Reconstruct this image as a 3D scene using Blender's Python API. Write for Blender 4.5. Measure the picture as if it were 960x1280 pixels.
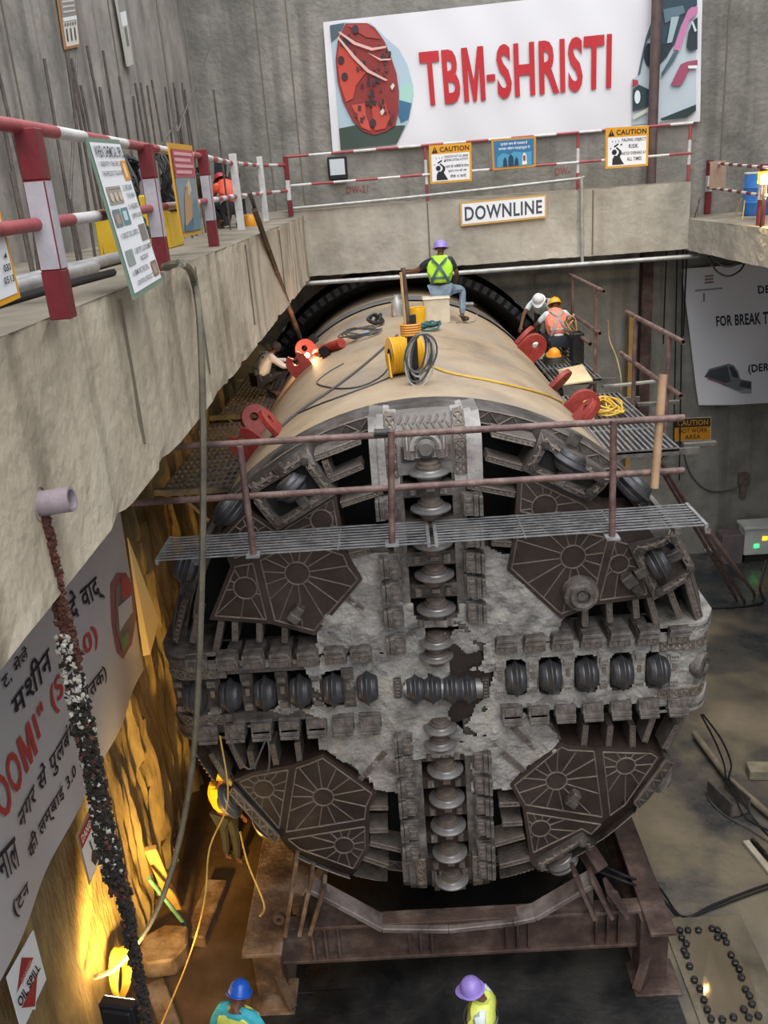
import bpy, bmesh, math, random
from mathutils import Vector, Matrix, noise
from mathutils.geometry import tessellate_polygon
PI = math.pi
rnd = random.Random(7)
sc = bpy.context.scene
COL = sc.collection
for o in list(bpy.data.objects): bpy.data.objects.remove(o)

# ------------------------------------------------------------------ camera
F, CX, CY, CZ, PITCH, YAW, ROLL = 1100.0, -0.248, -9.185, 9.926, 0.35607, -0.02756, -0.07518
ZC = 4.3                                     # height of the machine's axis over the floor
_f0 = Vector((math.sin(YAW), math.cos(YAW), 0)); _r0 = Vector((math.cos(YAW), -math.sin(YAW), 0)); _u0 = Vector((0, 0, 1))
FW = math.cos(PITCH) * _f0 - math.sin(PITCH) * _u0
_u = math.cos(PITCH) * _u0 + math.sin(PITCH) * _f0
RT = math.cos(ROLL) * _r0 + math.sin(ROLL) * _u
UP = -math.sin(ROLL) * _r0 + math.cos(ROLL) * _u
EYE = Vector((CX, CY, CZ))
cam = bpy.data.cameras.new('camera'); camo = bpy.data.objects.new('camera', cam); COL.objects.link(camo)
cam.sensor_fit = 'VERTICAL'; cam.sensor_height = 36; cam.lens = F * 36 / 1280; cam.clip_start = .05; cam.clip_end = 200
M3 = Matrix((RT, UP, -FW)).transposed()
camo.matrix_world = Matrix.Translation(EYE) @ M3.to_4x4()
sc.camera = camo

# ------------------------------------------------------------------ light and exposure
def lin(h):
    h = h.lstrip('#'); r = []
    for i in (0, 2, 4):
        c = int(h[i:i + 2], 16) / 255
        r.append(c / 12.92 if c < .04045 else ((c + .055) / 1.055) ** 2.4)
    return tuple(r)
w = bpy.data.worlds.new('overcast_sky'); sc.world = w; w.use_nodes = True
nt = w.node_tree; nt.nodes.clear()
wo = nt.nodes.new('ShaderNodeOutputWorld'); bg = nt.nodes.new('ShaderNodeBackground')
tc = nt.nodes.new('ShaderNodeTexCoord'); sx = nt.nodes.new('ShaderNodeSeparateXYZ'); rp = nt.nodes.new('ShaderNodeValToRGB')
rp.color_ramp.elements[0].position = .0; rp.color_ramp.elements[0].color = (.34, .355, .38, 1)
rp.color_ramp.elements[1].position = .8; rp.color_ramp.elements[1].color = (.95, .98, 1.02, 1)
nt.links.new(tc.outputs['Generated'], sx.inputs[0]); nt.links.new(sx.outputs[2], rp.inputs[0])
nt.links.new(rp.outputs[0], bg.inputs[0]); nt.links.new(bg.outputs[0], wo.inputs[0])
bg.inputs[1].default_value = 1.25
sun = bpy.data.lights.new('hazy_sun', 'SUN'); sun.energy = 1.3; sun.angle = math.radians(60); sun.color = (1, .96, .9)
suno = bpy.data.objects.new('hazy_sun', sun); COL.objects.link(suno)
suno.rotation_euler = (math.radians(32), math.radians(6), 0)
sc.view_settings.view_transform = 'Standard'; sc.view_settings.look = 'None'; sc.view_settings.gamma = 1
sc.view_settings.use_curve_mapping = False
sc.view_settings.exposure = 0.88

# ------------------------------------------------------------------ pixel -> place
def ray(px, py): return (RT * ((px - 480) / F) - UP * ((py - 640) / F) + FW)
def at(px, py, ax, val):
    d = ray(px, py); i = 'xyz'.index(ax)
    return EYE + d * ((val - EYE[i]) / d[i])
def onshield(px, py, rad=3.22):
    d = ray(px, py); o = EYE - Vector((0, 0, ZC))
    a = d.x ** 2 + d.z ** 2; b = 2 * (o.x * d.x + o.z * d.z); c = o.x ** 2 + o.z ** 2 - rad ** 2
    q = b * b - 4 * a * c
    t = (-b - math.sqrt(max(q, 0))) / 2 / a
    return EYE + d * t
RH, RF, DD = 3.3, 2.98, .42
def dome(u, v):
    r = math.hypot(u, v)
    if r <= RF: return 0.0
    t = min((r - RF) / (RH - RF), 1.0)
    return DD * (1 - math.sqrt(max(0, 1 - t * t)))
def CH(px, py):
    y = 0
    for k in range(6):
        p = at(px, py, 'y', y); u, v = p.x, p.z - ZC
        r = math.hypot(u, v)
        y = dome(u, v) if r < 3.15 else dome(u * 3.15 / r, v * 3.15 / r)
    return (u, v)
def C3(u, v, off=0.0): return Vector((u, dome(u, v) - off, v + ZC))     # off: towards the viewer side of the face

# ------------------------------------------------------------------ materials
MATS = {}
def mat(name, cols, scale=2.0, rough=.8, metal=0.0, bump=.3, bscale=None, stretch=(1, 1, 1), detail=8, streak=None, spec=.5, rough2=None, emit=None, stops=None):
    if name in MATS: return MATS[name]
    m = bpy.data.materials.new(name); m.use_nodes = True; n = m.node_tree; L = n.links
    b = n.nodes['Principled BSDF']; b.inputs['Roughness'].default_value = rough; b.inputs['Metallic'].default_value = metal
    b.inputs['Specular IOR Level'].default_value = spec
    if isinstance(cols, str): cols = [cols]
    if len(cols) == 1 and not bump:
        b.inputs['Base Color'].default_value = (*lin(cols[0]), 1)
    else:
        t = n.nodes.new('ShaderNodeTexCoord'); mp = n.nodes.new('ShaderNodeMapping'); mp.inputs['Scale'].default_value = stretch
        L.new(t.outputs['Object'], mp.inputs[0])
        nz = n.nodes.new('ShaderNodeTexNoise'); nz.inputs['Scale'].default_value = scale; nz.inputs['Detail'].default_value = detail; nz.inputs['Roughness'].default_value = .65
        L.new(mp.outputs[0], nz.inputs['Vector'])
        r = n.nodes.new('ShaderNodeValToRGB'); e = r.color_ramp.elements
        k = len(cols)
        while len(e) < k: e.new(.5)
        for i, c in enumerate(cols):
            e[i].position = stops[i] if stops else (.32 + .36 * i / max(k - 1, 1)); e[i].color = (*lin(c), 1)
        L.new(nz.outputs[0], r.inputs[0])
        out = r.outputs[0]
        if streak:                                        # stains that run down a wall: (colour, amount, scale, stretch)
            c, amt, ss, st = streak
            mp2 = n.nodes.new('ShaderNodeMapping'); mp2.inputs['Scale'].default_value = st; L.new(t.outputs['Object'], mp2.inputs[0])
            n2 = n.nodes.new('ShaderNodeTexNoise'); n2.inputs['Scale'].default_value = ss; n2.inputs['Detail'].default_value = 6
            L.new(mp2.outputs[0], n2.inputs['Vector'])
            r2 = n.nodes.new('ShaderNodeValToRGB'); r2.color_ramp.elements[0].position = .5; r2.color_ramp.elements[1].position = .68
            r2.color_ramp.elements[0].color = (0, 0, 0, 1); r2.color_ramp.elements[1].color = (amt, amt, amt, 1)
            L.new(n2.outputs[0], r2.inputs[0])
            mx = n.nodes.new('ShaderNodeMix'); mx.data_type = 'RGBA'
            L.new(r2.outputs[0], mx.inputs[0]); L.new(out, mx.inputs[6]); mx.inputs[7].default_value = (*lin(c), 1)
            out = mx.outputs[2]
        L.new(out, b.inputs['Base Color'])
        if rough2 is not None:
            mr = n.nodes.new('ShaderNodeMapRange'); mr.inputs[1].default_value = .4; mr.inputs[2].default_value = .6
            mr.inputs[3].default_value = rough2; mr.inputs[4].default_value = rough
            L.new(nz.outputs[0], mr.inputs[0]); L.new(mr.outputs[0], b.inputs['Roughness'])
        if bump:
            nb = n.nodes.new('ShaderNodeTexNoise'); nb.inputs['Scale'].default_value = bscale or scale * 6; nb.inputs['Detail'].default_value = 6
            L.new(mp.outputs[0], nb.inputs['Vector'])
            bp = n.nodes.new('ShaderNodeBump'); bp.inputs['Strength'].default_value = bump; bp.inputs['Distance'].default_value = .03
            L.new(nb.outputs[0], bp.inputs['Height']); L.new(bp.outputs[0], b.inputs['Normal'])
    if emit:
        b.inputs['Emission Color'].default_value = (*lin(emit[0]), 1); b.inputs['Emission Strength'].default_value = emit[1]
    MATS[name] = m
    return m
def flat(name, c, rough=.6, metal=0.0, emit=None): return mat(name, [c], rough=rough, metal=metal, bump=0, emit=emit)

concrete = mat('weathered_concrete', ['#6f6c66', '#8b8780', '#a09a90'], 1.1, .88, bump=.5, bscale=9, streak=('#4b4845', .7, 1.6, (1.5, 1.5, .12)))
wall_c = mat('wall_concrete', ['#67665f', '#83817b', '#94918a'], .9, .9, bump=.9, bscale=9, streak=('#56554f', .55, 1.1, (2.2, 2.2, .15)))
slab_c = mat('pale_slab_concrete', ['#968c7b', '#b6aa97', '#c6bba8'], .9, .85, bump=.6, bscale=10, streak=('#6b604f', .75, 1.7, (1.6, 1.6, .18)))
beam_c = mat('beam_concrete', ['#8c887f', '#a7a298', '#b7b2a8'], .9, .85, bump=.6, bscale=9, streak=('#83796a', .5, 1.1, (1.2, 1.2, .25)))
shot_c = mat('rough_soil_wall', ['#3f3324', '#7f6d4c', '#a69163'], 1.2, .8, bump=1.0, bscale=14, stretch=(1, 1, .35), spec=.4)
floor_m = mat('wet_floor', ['#2c3138', '#4f4d4a', '#716858', '#86796a'], .32, .75, bump=.25, bscale=9, rough2=.22, stops=[.36, .45, .53, .66], streak=('#4c4a45', .6, .9, (1, 1, 1)))
dark_m = mat('dark_wet_steel', ['#0d0e10', '#1d1d1e', '#2c2a27'], .8, .55, bump=.3, bscale=14, rough2=.25)
shield_m = mat('sandy_shield_steel', ['#7d6b58', '#9f8c74', '#ad9c85'], .7, .62, metal=.05, bump=.15, bscale=6, streak=('#857f7a', .7, .8, (1, .5, 1)))
ch_m = mat('cutterhead_grey_steel', ['#2b2724', '#4a4542', '#6c6763'], 2.2, .6, metal=.35, bump=.5, bscale=18)
rail_m = mat('spoke_steel', ['#37322f', '#5b5552', '#8a8683'], 2.6, .6, metal=.3, bump=.6, bscale=18)
panel_m = mat('brown_wear_plate', ['#251e1b', '#352a26', '#443833'], 1.6, .55, metal=.3, bump=.2, bscale=20)
bead_m = mat('weld_bead', ['#5f554d', '#80766d'], 6, .55, metal=.3, bump=.5, bscale=50)
muck_m = mat('dried_grout_muck', ['#5c5a58', '#7d7b79', '#959390', '#a39c8f'], 2.6, .95, bump=1.0, bscale=22, spec=.2)
disc_m = mat('bright_cutter_steel', ['#615f60', '#8a8888'], 3, .42, metal=.55, bump=.15, bscale=20)
discd_m = mat('dark_cutter_steel', ['#37373b', '#57575b'], 3, .45, metal=.55, bump=.2, bscale=20)
hub_m = mat('cutter_hub_steel', ['#4c443f', '#6f655e'], 4, .6, metal=.4, bump=.3)
black_m = mat('dark_chamber', ['#0a0a0a', '#141312'], 2, .9, bump=.3)  # near-black paints in the shade inside openings, recesses and the tunnel
bar_m = mat('grizzly_bar_steel', ['#4a4440', '#77706a'], 5, .6, metal=.35, bump=.6, bscale=40)
tool_m = mat('scraper_steel', ['#363230', '#625d5a', '#858180'], 5, .58, metal=.35, bump=.5, bscale=30)
rubber_m = mat('black_rubber', ['#0c1013', '#1d242a'], 2, .6, bump=.6, bscale=16)
rust_m = mat('rusty_steel', ['#33251d', '#57412f', '#806a54'], 2.4, .75, metal=.15, bump=.5, bscale=20, streak=('#8d7f74', .7, 2.2, (1, 1, 1)))
rustd_m = mat('dark_rusty_steel', ['#2c211e', '#4b3a34', '#6d5e56'], 2.0, .7, metal=.2, bump=.4, bscale=20)
pipe_m = mat('brown_scaffold_pipe', ['#4a3836', '#6d5652', '#86706a'], 5, .55, metal=.2, bump=.3)
galv_m = mat('galvanised_pipe', ['#8f9090', '#b4b5b4'], 5, .45, metal=.4, bump=.15)
grate_m = mat('grating_steel', ['#6f7073', '#a4a5a8'], 6, .45, metal=.5, bump=.2)
dgrate_m = mat('dark_grating_steel', ['#4c4a49', '#77736f'], 6, .55, metal=.4, bump=.2)
red_m = mat('red_painted_steel', ['#6e201d', '#8f2e29', '#a04036'], 4, .5, bump=.15)
maroon_m = mat('maroon_paint', ['#5e1720', '#7b1f2b'], 4, .5, bump=.1)
white_m = mat('white_paint', ['#b9b6b6', '#d6d4d4'], 5, .5, bump=.1)
cable_m = flat('black_cable', '#15151a', .5)
gcable_m = flat('grey_cable', '#4a4b4c', .6)
yel_m = flat('yellow_plastic', '#d8a312', .45)

# ------------------------------------------------------------------ mesh builder
def wl(o):
    p = Vector()
    while o is not None: p = p + o.location; o = o.parent
    return p
class MB:
    def __init__(s): s.v = []; s.f = []; s.mi = []; s.sm = []
    def add(s, vs, fs, mi=0, sm=False):
        b = len(s.v); s.v += [Vector(x) for x in vs]
        for f in fs: s.f.append([b + i for i in f]); s.mi.append(mi); s.sm.append(sm)
    def box(s, c, d, rot=None, mi=0):
        c = Vector(c); h = Vector(d) / 2; vs = []
        for z in (-1, 1):
            for y in (-1, 1):
                for x in (-1, 1):
                    p = Vector((x * h.x, y * h.y, z * h.z))
                    if rot is not None: p = rot @ p
                    vs.append(c + p)
        s.add(vs, [(0, 2, 3, 1), (4, 5, 7, 6), (0, 1, 5, 4), (2, 6, 7, 3), (0, 4, 6, 2), (1, 3, 7, 5)], mi)
    def boxx(s, x0, x1, y0, y1, z0, z1, mi=0): s.box(((x0 + x1) / 2, (y0 + y1) / 2, (z0 + z1) / 2), (abs(x1 - x0), abs(y1 - y0), abs(z1 - z0)), None, mi)
    def bar(s, a, b, w, h, up=(0, 0, 1), mi=0):           # a bar of section w x h from a to b
        a = Vector(a); b = Vector(b); d = b - a
        y = d.normalized(); u = Vector(up); x = y.cross(u)
        if x.length < 1e-4: x = y.cross(Vector((1, 0, 0)))
        x.normalize(); z = x.cross(y)
        s.box((a + b) / 2, (w, d.length, h), Matrix((x, y, z)).transposed(), mi)
    def tube(s, pts, r, n=8, mi=0, cap=True):
        pts = [Vector(p) for p in pts]; m = len(pts)
        if m < 2: return
        rs = r if isinstance(r, (list, tuple)) else [r] * m
        t0 = (pts[1] - pts[0]).normalized()
        x = t0.cross(Vector((0, 0, 1)))
        if x.length < .05: x = t0.cross(Vector((1, 0, 0)))
        x.normalize(); vs = []
        for i, p in enumerate(pts):
            t = (pts[min(i + 1, m - 1)] - pts[max(i - 1, 0)])
            if t.length < 1e-9: t = t0
            t.normalize(); x = (x - t * x.dot(t))
            if x.length < 1e-6: x = t.orthogonal()
            x.normalize(); y = t.cross(x)
            for k in range(n):
                a = 2 * PI * k / n; vs.append(p + (x * math.cos(a) + y * math.sin(a)) * rs[i])
        fs = []
        for i in range(m - 1):
            for k in range(n):
                k2 = (k + 1) % n; fs.append((i * n + k, i * n + k2, (i + 1) * n + k2, (i + 1) * n + k))
        s.add(vs, fs, mi, True)
        if cap:
            b = len(s.v) - len(vs)
            s.f.append([b + k for k in range(n)][::-1]); s.mi.append(mi); s.sm.append(False)
            s.f.append([b + (m - 1) * n + k for k in range(n)]); s.mi.append(mi); s.sm.append(False)
    def pipe(s, a, b, r, rin=None, n=12, mi=0):           # a hollow pipe with open ends
        a = Vector(a); b = Vector(b); rin = rin or r * .8
        t = (b - a).normalized(); x = t.orthogonal().normalized(); y = t.cross(x); vs = []
        for p in (a, b):
            for rr in (r, rin):
                for k in range(n):
                    g = 2 * PI * k / n; vs.append(p + (x * math.cos(g) + y * math.sin(g)) * rr)
        fs = []
        for k in range(n):
            j = (k + 1) % n
            fs += [(k, j, 2 * n + j, 2 * n + k), (n + j, n + k, 3 * n + k, 3 * n + j), (j, k, n + k, n + j), (2 * n + k, 2 * n + j, 3 * n + j, 3 * n + k)]
        s.add(vs, fs, mi, True)
    def lathe(s, prof, o, ax, n=24, mi=0, sm=True, a0=0, a1=2 * PI):      # prof: (radius, along axis)
        o = Vector(o); ax = Vector(ax).normalized(); x = ax.orthogonal().normalized()
        if abs(ax.y) > .99: x = Vector((1, 0, 0))
        y = ax.cross(x); full = abs(a1 - a0 - 2 * PI) < 1e-6; m = n if full else n + 1
        vs = []
        for (r, h) in prof:
            for k in range(m):
                a = a0 + (a1 - a0) * k / n; vs.append(o + ax * h + (x * math.cos(a) + y * math.sin(a)) * r)
        fs = []
        for i in range(len(prof) - 1):
            for k in range(n):
                j = (k + 1) % m; fs.append((i * m + k, i * m + j, (i + 1) * m + j, (i + 1) * m + k))
        s.add(vs, fs, mi, sm)
    def prism(s, poly, ax_o, ex, ey, ez, d0, d1, mi=0):    # polygon in (ex, ey) extruded along ez from d0 to d1
        o = Vector(ax_o); ex = Vector(ex); ey = Vector(ey); ez = Vector(ez); n = len(poly)
        vs = [o + ex * a + ey * b + ez * d0 for a, b in poly] + [o + ex * a + ey * b + ez * d1 for a, b in poly]
        fs = [tuple(range(n))[::-1], tuple(range(n, 2 * n))] + [(i, (i + 1) % n, n + (i + 1) % n, n + i) for i in range(n)]
        s.add(vs, fs, mi)
    def build(s, name, mats, parent=None, bevel=0, recalc=True):
        me = bpy.data.meshes.new(name)
        off = wl(parent) if parent else Vector()
        me.from_pydata([v - off for v in s.v], [], s.f)
        if not isinstance(mats, (list, tuple)): mats = [mats]
        for m in mats: me.materials.append(m)
        me.polygons.foreach_set('material_index', s.mi); me.polygons.foreach_set('use_smooth', s.sm)
        if bevel or recalc:
            bm = bmesh.new(); bm.from_mesh(me)
            if recalc: bmesh.ops.recalc_face_normals(bm, faces=bm.faces)
            if bevel:
                es = [e for e in bm.edges if len(e.link_faces) == 2 and e.calc_face_angle(0) > .5]
                bmesh.ops.bevel(bm, geom=es, offset=bevel, segments=1, affect='EDGES', clamp_overlap=True)
            bm.to_mesh(me); bm.free()
        if any(s.sm): me.set_sharp_from_angle(angle=math.radians(38))
        o = bpy.data.objects.new(name, me); COL.objects.link(o)
        if parent: o.parent = parent
        return o
def tag(o, label, cat, group=None, kind=None):
    if label: o['label'] = label
    if cat: o['category'] = cat
    if group: o['group'] = group
    if kind: o['kind'] = kind
    return o
def empty(name, loc, label, cat, group=None):
    o = bpy.data.objects.new(name, None); COL.objects.link(o); o.location = Vector(loc); o.empty_display_size = .2
    return tag(o, label, cat, group)
def struct(o): o['kind'] = 'structure'; return o
def inst(src, name, parent, M):                          # a copy of a part's mesh at another place of the same thing
    o = bpy.data.objects.new(name, src.data if hasattr(src, 'data') else src); COL.objects.link(o); o.parent = parent
    o.matrix_local = Matrix.Translation(-wl(parent)) @ M
    return o
def frame(o, x, y, z):
    m = Matrix((Vector(x), Vector(y), Vector(z))).transposed().to_4x4(); m.translation = Vector(o); return m
def inpoly(x, y, P):
    c = False; j = len(P) - 1
    for i in range(len(P)):
        if (P[i][1] > y) != (P[j][1] > y) and x < (P[j][0] - P[i][0]) * (y - P[i][1]) / (P[j][1] - P[i][1] + 1e-12) + P[i][0]: c = not c
        j = i
    return c
def spline(pts, n=6):                                    # smooth curve through the points
    pts = [Vector(p) for p in pts]; out = []
    for i in range(len(pts) - 1):
        p0 = pts[max(i - 1, 0)]; p1 = pts[i]; p2 = pts[i + 1]; p3 = pts[min(i + 2, len(pts) - 1)]
        for k in range(n):
            t = k / n
            out.append(.5 * ((2 * p1) + (p2 - p0) * t + (2 * p0 - 5 * p1 + 4 * p2 - p3) * t * t + (3 * p1 - p0 - 3 * p2 + p3) * t ** 3))
    out.append(pts[-1]); return out

# ================================================================== the setting
def rough_sheet(name, m, fn, nu, nv, amp, sc_, parent=None, seed=0):
    vs = []; fs = []
    for j in range(nv + 1):
        for i in range(nu + 1):
            p, nrm = fn(i / nu, j / nv)
            vs.append(p + nrm * amp(p))
    for j in range(nv):
        for i in range(nu):
            a = j * (nu + 1) + i; fs.append((a, a + 1, a + nu + 2, a + nu + 1))
    b = MB(); b.add(vs, fs, 0, True); return b.build(name, m, parent)
WB = 12.7
b = MB(); b.boxx(-6, 12, -14.5, 22, -.3, 0); struct(b.build('floor', floor_m))
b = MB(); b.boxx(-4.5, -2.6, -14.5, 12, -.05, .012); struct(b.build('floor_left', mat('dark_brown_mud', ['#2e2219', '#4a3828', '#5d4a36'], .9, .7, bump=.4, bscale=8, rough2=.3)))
# back wall with the round tunnel eye cut out
N = 96; RE = 3.86
b = MB(); ring = [Vector((RE * math.cos(2 * PI * k / N), 0, RE * math.sin(2 * PI * k / N))) for k in range(N)]
def sq(a):
    c, s_ = math.cos(a), math.sin(a); x0, x1, z0, z1 = -5.2, 11.5, -ZC, 13.5
    t = min((x1 / c if c > 1e-9 else (x0 / c if c < -1e-9 else 1e9)), (z1 / s_ if s_ > 1e-9 else (z0 / s_ if s_ < -1e-9 else 1e9)))
    return Vector((c * t, 0, s_ * t))
vs = []; fs = []
for k in range(N):
    a = 2 * PI * k / N
    vs += [Vector((0, WB, ZC)) + ring[k], Vector((0, WB, ZC)) + sq(a), Vector((0, WB + 1.0, ZC)) + ring[k]]
for k in range(N):
    j = (k + 1) % N; fs += [(3 * k, 3 * k + 1, 3 * j + 1, 3 * j), (3 * k, 3 * j, 3 * j + 2, 3 * k + 2)]
b.add(vs, fs)
for (cx_, cz_) in ((-5.2, ZC + 13.5), (11.5, ZC + 13.5)):      # square off the two upper corners
    ks = [k for k in range(N) if (sq(2 * PI * k / N).x < -5.19 or sq(2 * PI * k / N).x > 11.49 or sq(2 * PI * k / N).z > 13.49)]
    side = [k for k in ks if (sq(2 * PI * k / N).x * (1 if cx_ > 0 else -1) > 0) and sq(2 * PI * k / N).z > 0]
    xs = [Vector((0, WB, ZC)) + sq(2 * PI * k / N) for k in side]
    edge = [p for p in xs if abs(p.x - cx_) < .02]; topp = [p for p in xs if abs(p.z - cz_) < .02]
    if edge and topp:
        e = max(edge, key=lambda p: p.z); t = max(topp, key=lambda p: abs(p.x))
        b.add([e, t, Vector((cx_, WB, cz_))], [(0, 1, 2)])
struct(b.build('wall_back', wall_c))
b = MB(); b.lathe([(RE, WB + .9), (RE, 22)], (0, 0, ZC), (0, 1, 0), 64); b.lathe([(RE, 22), (.01, 22)], (0, 0, ZC), (0, 1, 0), 64)
struct(tag(b.build('wall_tunnel', black_m), None, None))
# left wall: upper concrete, lower rough wall with ribs in the soil
wall_l = mat('left_wall_concrete', ['#75726c', '#8e8a83', '#a39e95'], .9, .9, bump=.7, bscale=7, streak=('#55524e', .6, 1.4, (2, 2, .12)))
b = MB(); b.boxx(-5.2, -4.4, -14.5, WB, 8.0, 17.8); struct(b.build('wall_left', wall_l))
def lamp_(p):
    y = p.y; z = p.z
    rib = (.16 * (abs(noise.noise(Vector((y * 3.1, 2, z * .35)))) - .2) + .10 * noise.noise(Vector((y * 8.5, 7, z * .5))) + (.12 if (y + .12 * z) % 1.9 < .28 else 0))
    edge = max(0, min(1, (y - .2) * 2))
    lim = .1 if (y < 2.6 and z > 3.2) else 9
    return min(lim, rib * edge + .05 * noise.noise(Vector((y * 2.1, 3, z * 1.2))) * (.3 + edge) + .04 * noise.noise(Vector((y * 8, 5, z * 3))) * edge)
rough_sheet('wall_left_lower', shot_c, lambda s, t: (Vector((-4.42, -14.5 + s * (WB + 14.5), t * 8.2)), Vector((1, 0, 0))), 420, 60, lamp_, 1)['kind'] = 'structure'
b = MB(); b.boxx(10.6, 11.4, -14.5, WB, 0, 17.8); struct(b.build('wall_right', wall_c))
# concrete ledge on the left, waler beam at the back, ledge on the right
ledge_top = mat('dirty_ledge_top', ['#5d564b', '#7f776a', '#968d7e'], 1.3, .9, bump=.6, bscale=9)
def ledge(name, x0, x1, y0, y1, z0, z1, face, nu, nv, m, chips):
    bm = MB()
    def g(p): return chips * (noise.noise(p * 2.3) + .6 * noise.noise(p * 6.1))
    def sheet(P, du, dv, nrm, a, c):
        vs = []
        for j in range(c + 1):
            for i in range(a + 1):
                p = P + du * (i / a) + dv * (j / c); q = g(p)
                edge = (1.0 if (j in (0, c)) else .35)
                vs.append(p + nrm * q * edge + Vector((0, 0, abs(q) * (1 if j == 0 else 0) * 1.2)))
        bm.add(vs, [(j * (a + 1) + i, j * (a + 1) + i + 1, (j + 1) * (a + 1) + i + 1, (j + 1) * (a + 1) + i) for j in range(c) for i in range(a)], 0, False)
    if face == '+x': sheet(Vector((x1, y0, z0)), Vector((0, y1 - y0, 0)), Vector((0, 0, z1 - z0)), Vector((1, 0, 0)), nu, nv)
    if face == '-x': sheet(Vector((x0, y0, z0)), Vector((0, y1 - y0, 0)), Vector((0, 0, z1 - z0)), Vector((-1, 0, 0)), nu, nv)
    if face == '-y': sheet(Vector((x0, y0, z0)), Vector((x1 - x0, 0, 0)), Vector((0, 0, z1 - z0)), Vector((0, -1, 0)), nu, nv)
    bm.boxx(x0 + (.05 if face == '-x' else 0), x1 - (.05 if face == '+x' else 0), y0 + (.05 if face == '-y' else 0), y1, z0 + .04, z1 - .005)
    vs = []
    if face[1] == 'x':
        xa, xb = (x0, x1)
        bm.add([(xa, y0, z1), (xb, y0, z1), (xb, y1, z1), (xa, y1, z1)], [(0, 1, 2, 3)], 1)
    else: bm.add([(x0, y0, z1), (x1, y0, z1), (x1, y1, z1), (x0, y1, z1)], [(0, 1, 2, 3)], 1)
    return struct(bm.build(name, [m, ledge_top]))
ST = 9.38
ledge('floor_ledge_left', -4.4, -2.1, -13.5, 11.3, 8.02, ST, '+x', 200, 12, slab_c, .035)
ledge('wall_beam_back', -4.4, 6.4, 11.3, WB, 8.08, 9.5, '-y', 120, 10, beam_c, .02)
ledge('floor_ledge_right', 6.4, 10.6, -13.5, WB, 8.05, 8.72, '-x', 140, 6, beam_c, .03)
# ================================================================== the tunnel boring machine
TBM = empty('tunnel_boring_machine', (0, 5, 1.0), 'huge tunnel boring machine with round cutterhead, resting on the rusty steel cradle', 'tunnel boring machine')
b = MB()
b.lathe([(3.10, 1.02), (3.19, 1.0), (3.22, 1.05), (3.22, 4.55), (3.205, 4.56), (3.205, 4.60), (3.22, 4.61), (3.22, 9.2), (3.195, 9.21), (3.195, 9.26), (3.215, 9.27), (3.215, 16)], (0, 0, ZC), (0, 1, 0), 128)
sh = b.build('shield', shield_m, TBM)
b = MB()
b.lathe([(3.05, .86), (3.235, .86), (3.255, .90), (3.255, .98), (3.20, 1.0)], (0, 0, ZC), (0, 1, 0), 128); b.build('shield_lip', mat('worn_lip_steel', ['#8f7f6c', '#b3a087', '#6d635c'], 3, .55, metal=.2, bump=.2), TBM)
b = MB()
b.lathe([(3.25, 10.2), (3.25, 10.9), (3.2, 10.95)], (0, 0, ZC), (0, 1, 0), 96); b.build('tail_band', mat('blue_grey_tail_steel', ['#5e5f63', '#8a8784'], 2, .5, metal=.3, bump=.15), TBM)
# bulkhead behind the openings and the rim of the cutterhead
b = MB(); b.lathe([(0.001, .72), (3.06, .72), (3.06, .95)], (0, 0, ZC), (0, 1, 0), 64); b.build('bulkhead', black_m, TBM)
b = MB()
b.lathe([(3.10, .40), (3.27, .40), (3.29, .43), (3.29, .82), (3.12, .84), (3.10, .40)], (0, 0, ZC), (0, 1, 0), 128)
nz = 150                                                  # zigzag bead welded round the front of the rim
pts = []
for k in range(nz + 1):
    a = 2 * PI * k / nz; r = 3.125 if k % 2 else 3.25
    pts.append(Vector((r * math.cos(a), .395, ZC + r * math.sin(a))))
b.tube(pts, .013, 4, 1)
for r in (3.115, 3.26): b.tube([Vector((r * math.cos(2 * PI * k / 96), .396, ZC + r * math.sin(2 * PI * k / 96))) for k in range(97)], .012, 4, 1)
b.build('rim', [ch_m, bead_m], TBM)

# ---- beads and plates that follow the domed face
def bead(mb, p, q, w=.028, h=.016, mi=1, off=0.0, flatten=None):
    p = Vector((p[0], p[1])); q = Vector((q[0], q[1])); d = q - p
    if d.length < .01: return
    n = max(2, int(d.length / .18) + 1); t = d.normalized(); s_ = Vector((-t.y, t.x)) * w / 2; vs = []; fs = []
    for i in range(n + 1):
        c = p + d * (i / n)
        for (k, hh) in ((-1, 0), (-.45, h), (.45, h), (1, 0)):
            vs.append(C3(c.x + s_.x * k, c.y + s_.y * k, off + hh))
    for i in range(n):
        for k in range(3): fs.append((i * 4 + k, i * 4 + k + 1, i * 4 + k + 5, i * 4 + k + 4))
    fs += [(0, 1, 2, 3), (n * 4 + 3, n * 4 + 2, n * 4 + 1, n * 4)]
    mb.add(vs, fs, mi)
def bead_ring(mb, c, r, w=.028, h=.016, mi=1, off=0.0, n=20):
    for k in range(n):
        a, a2 = 2 * PI * k / n, 2 * PI * (k + 1) / n
        bead(mb, (c[0] + r * math.cos(a), c[1] + r * math.sin(a)), (c[0] + r * math.cos(a2), c[1] + r * math.sin(a2)), w, h, mi, off)
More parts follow.
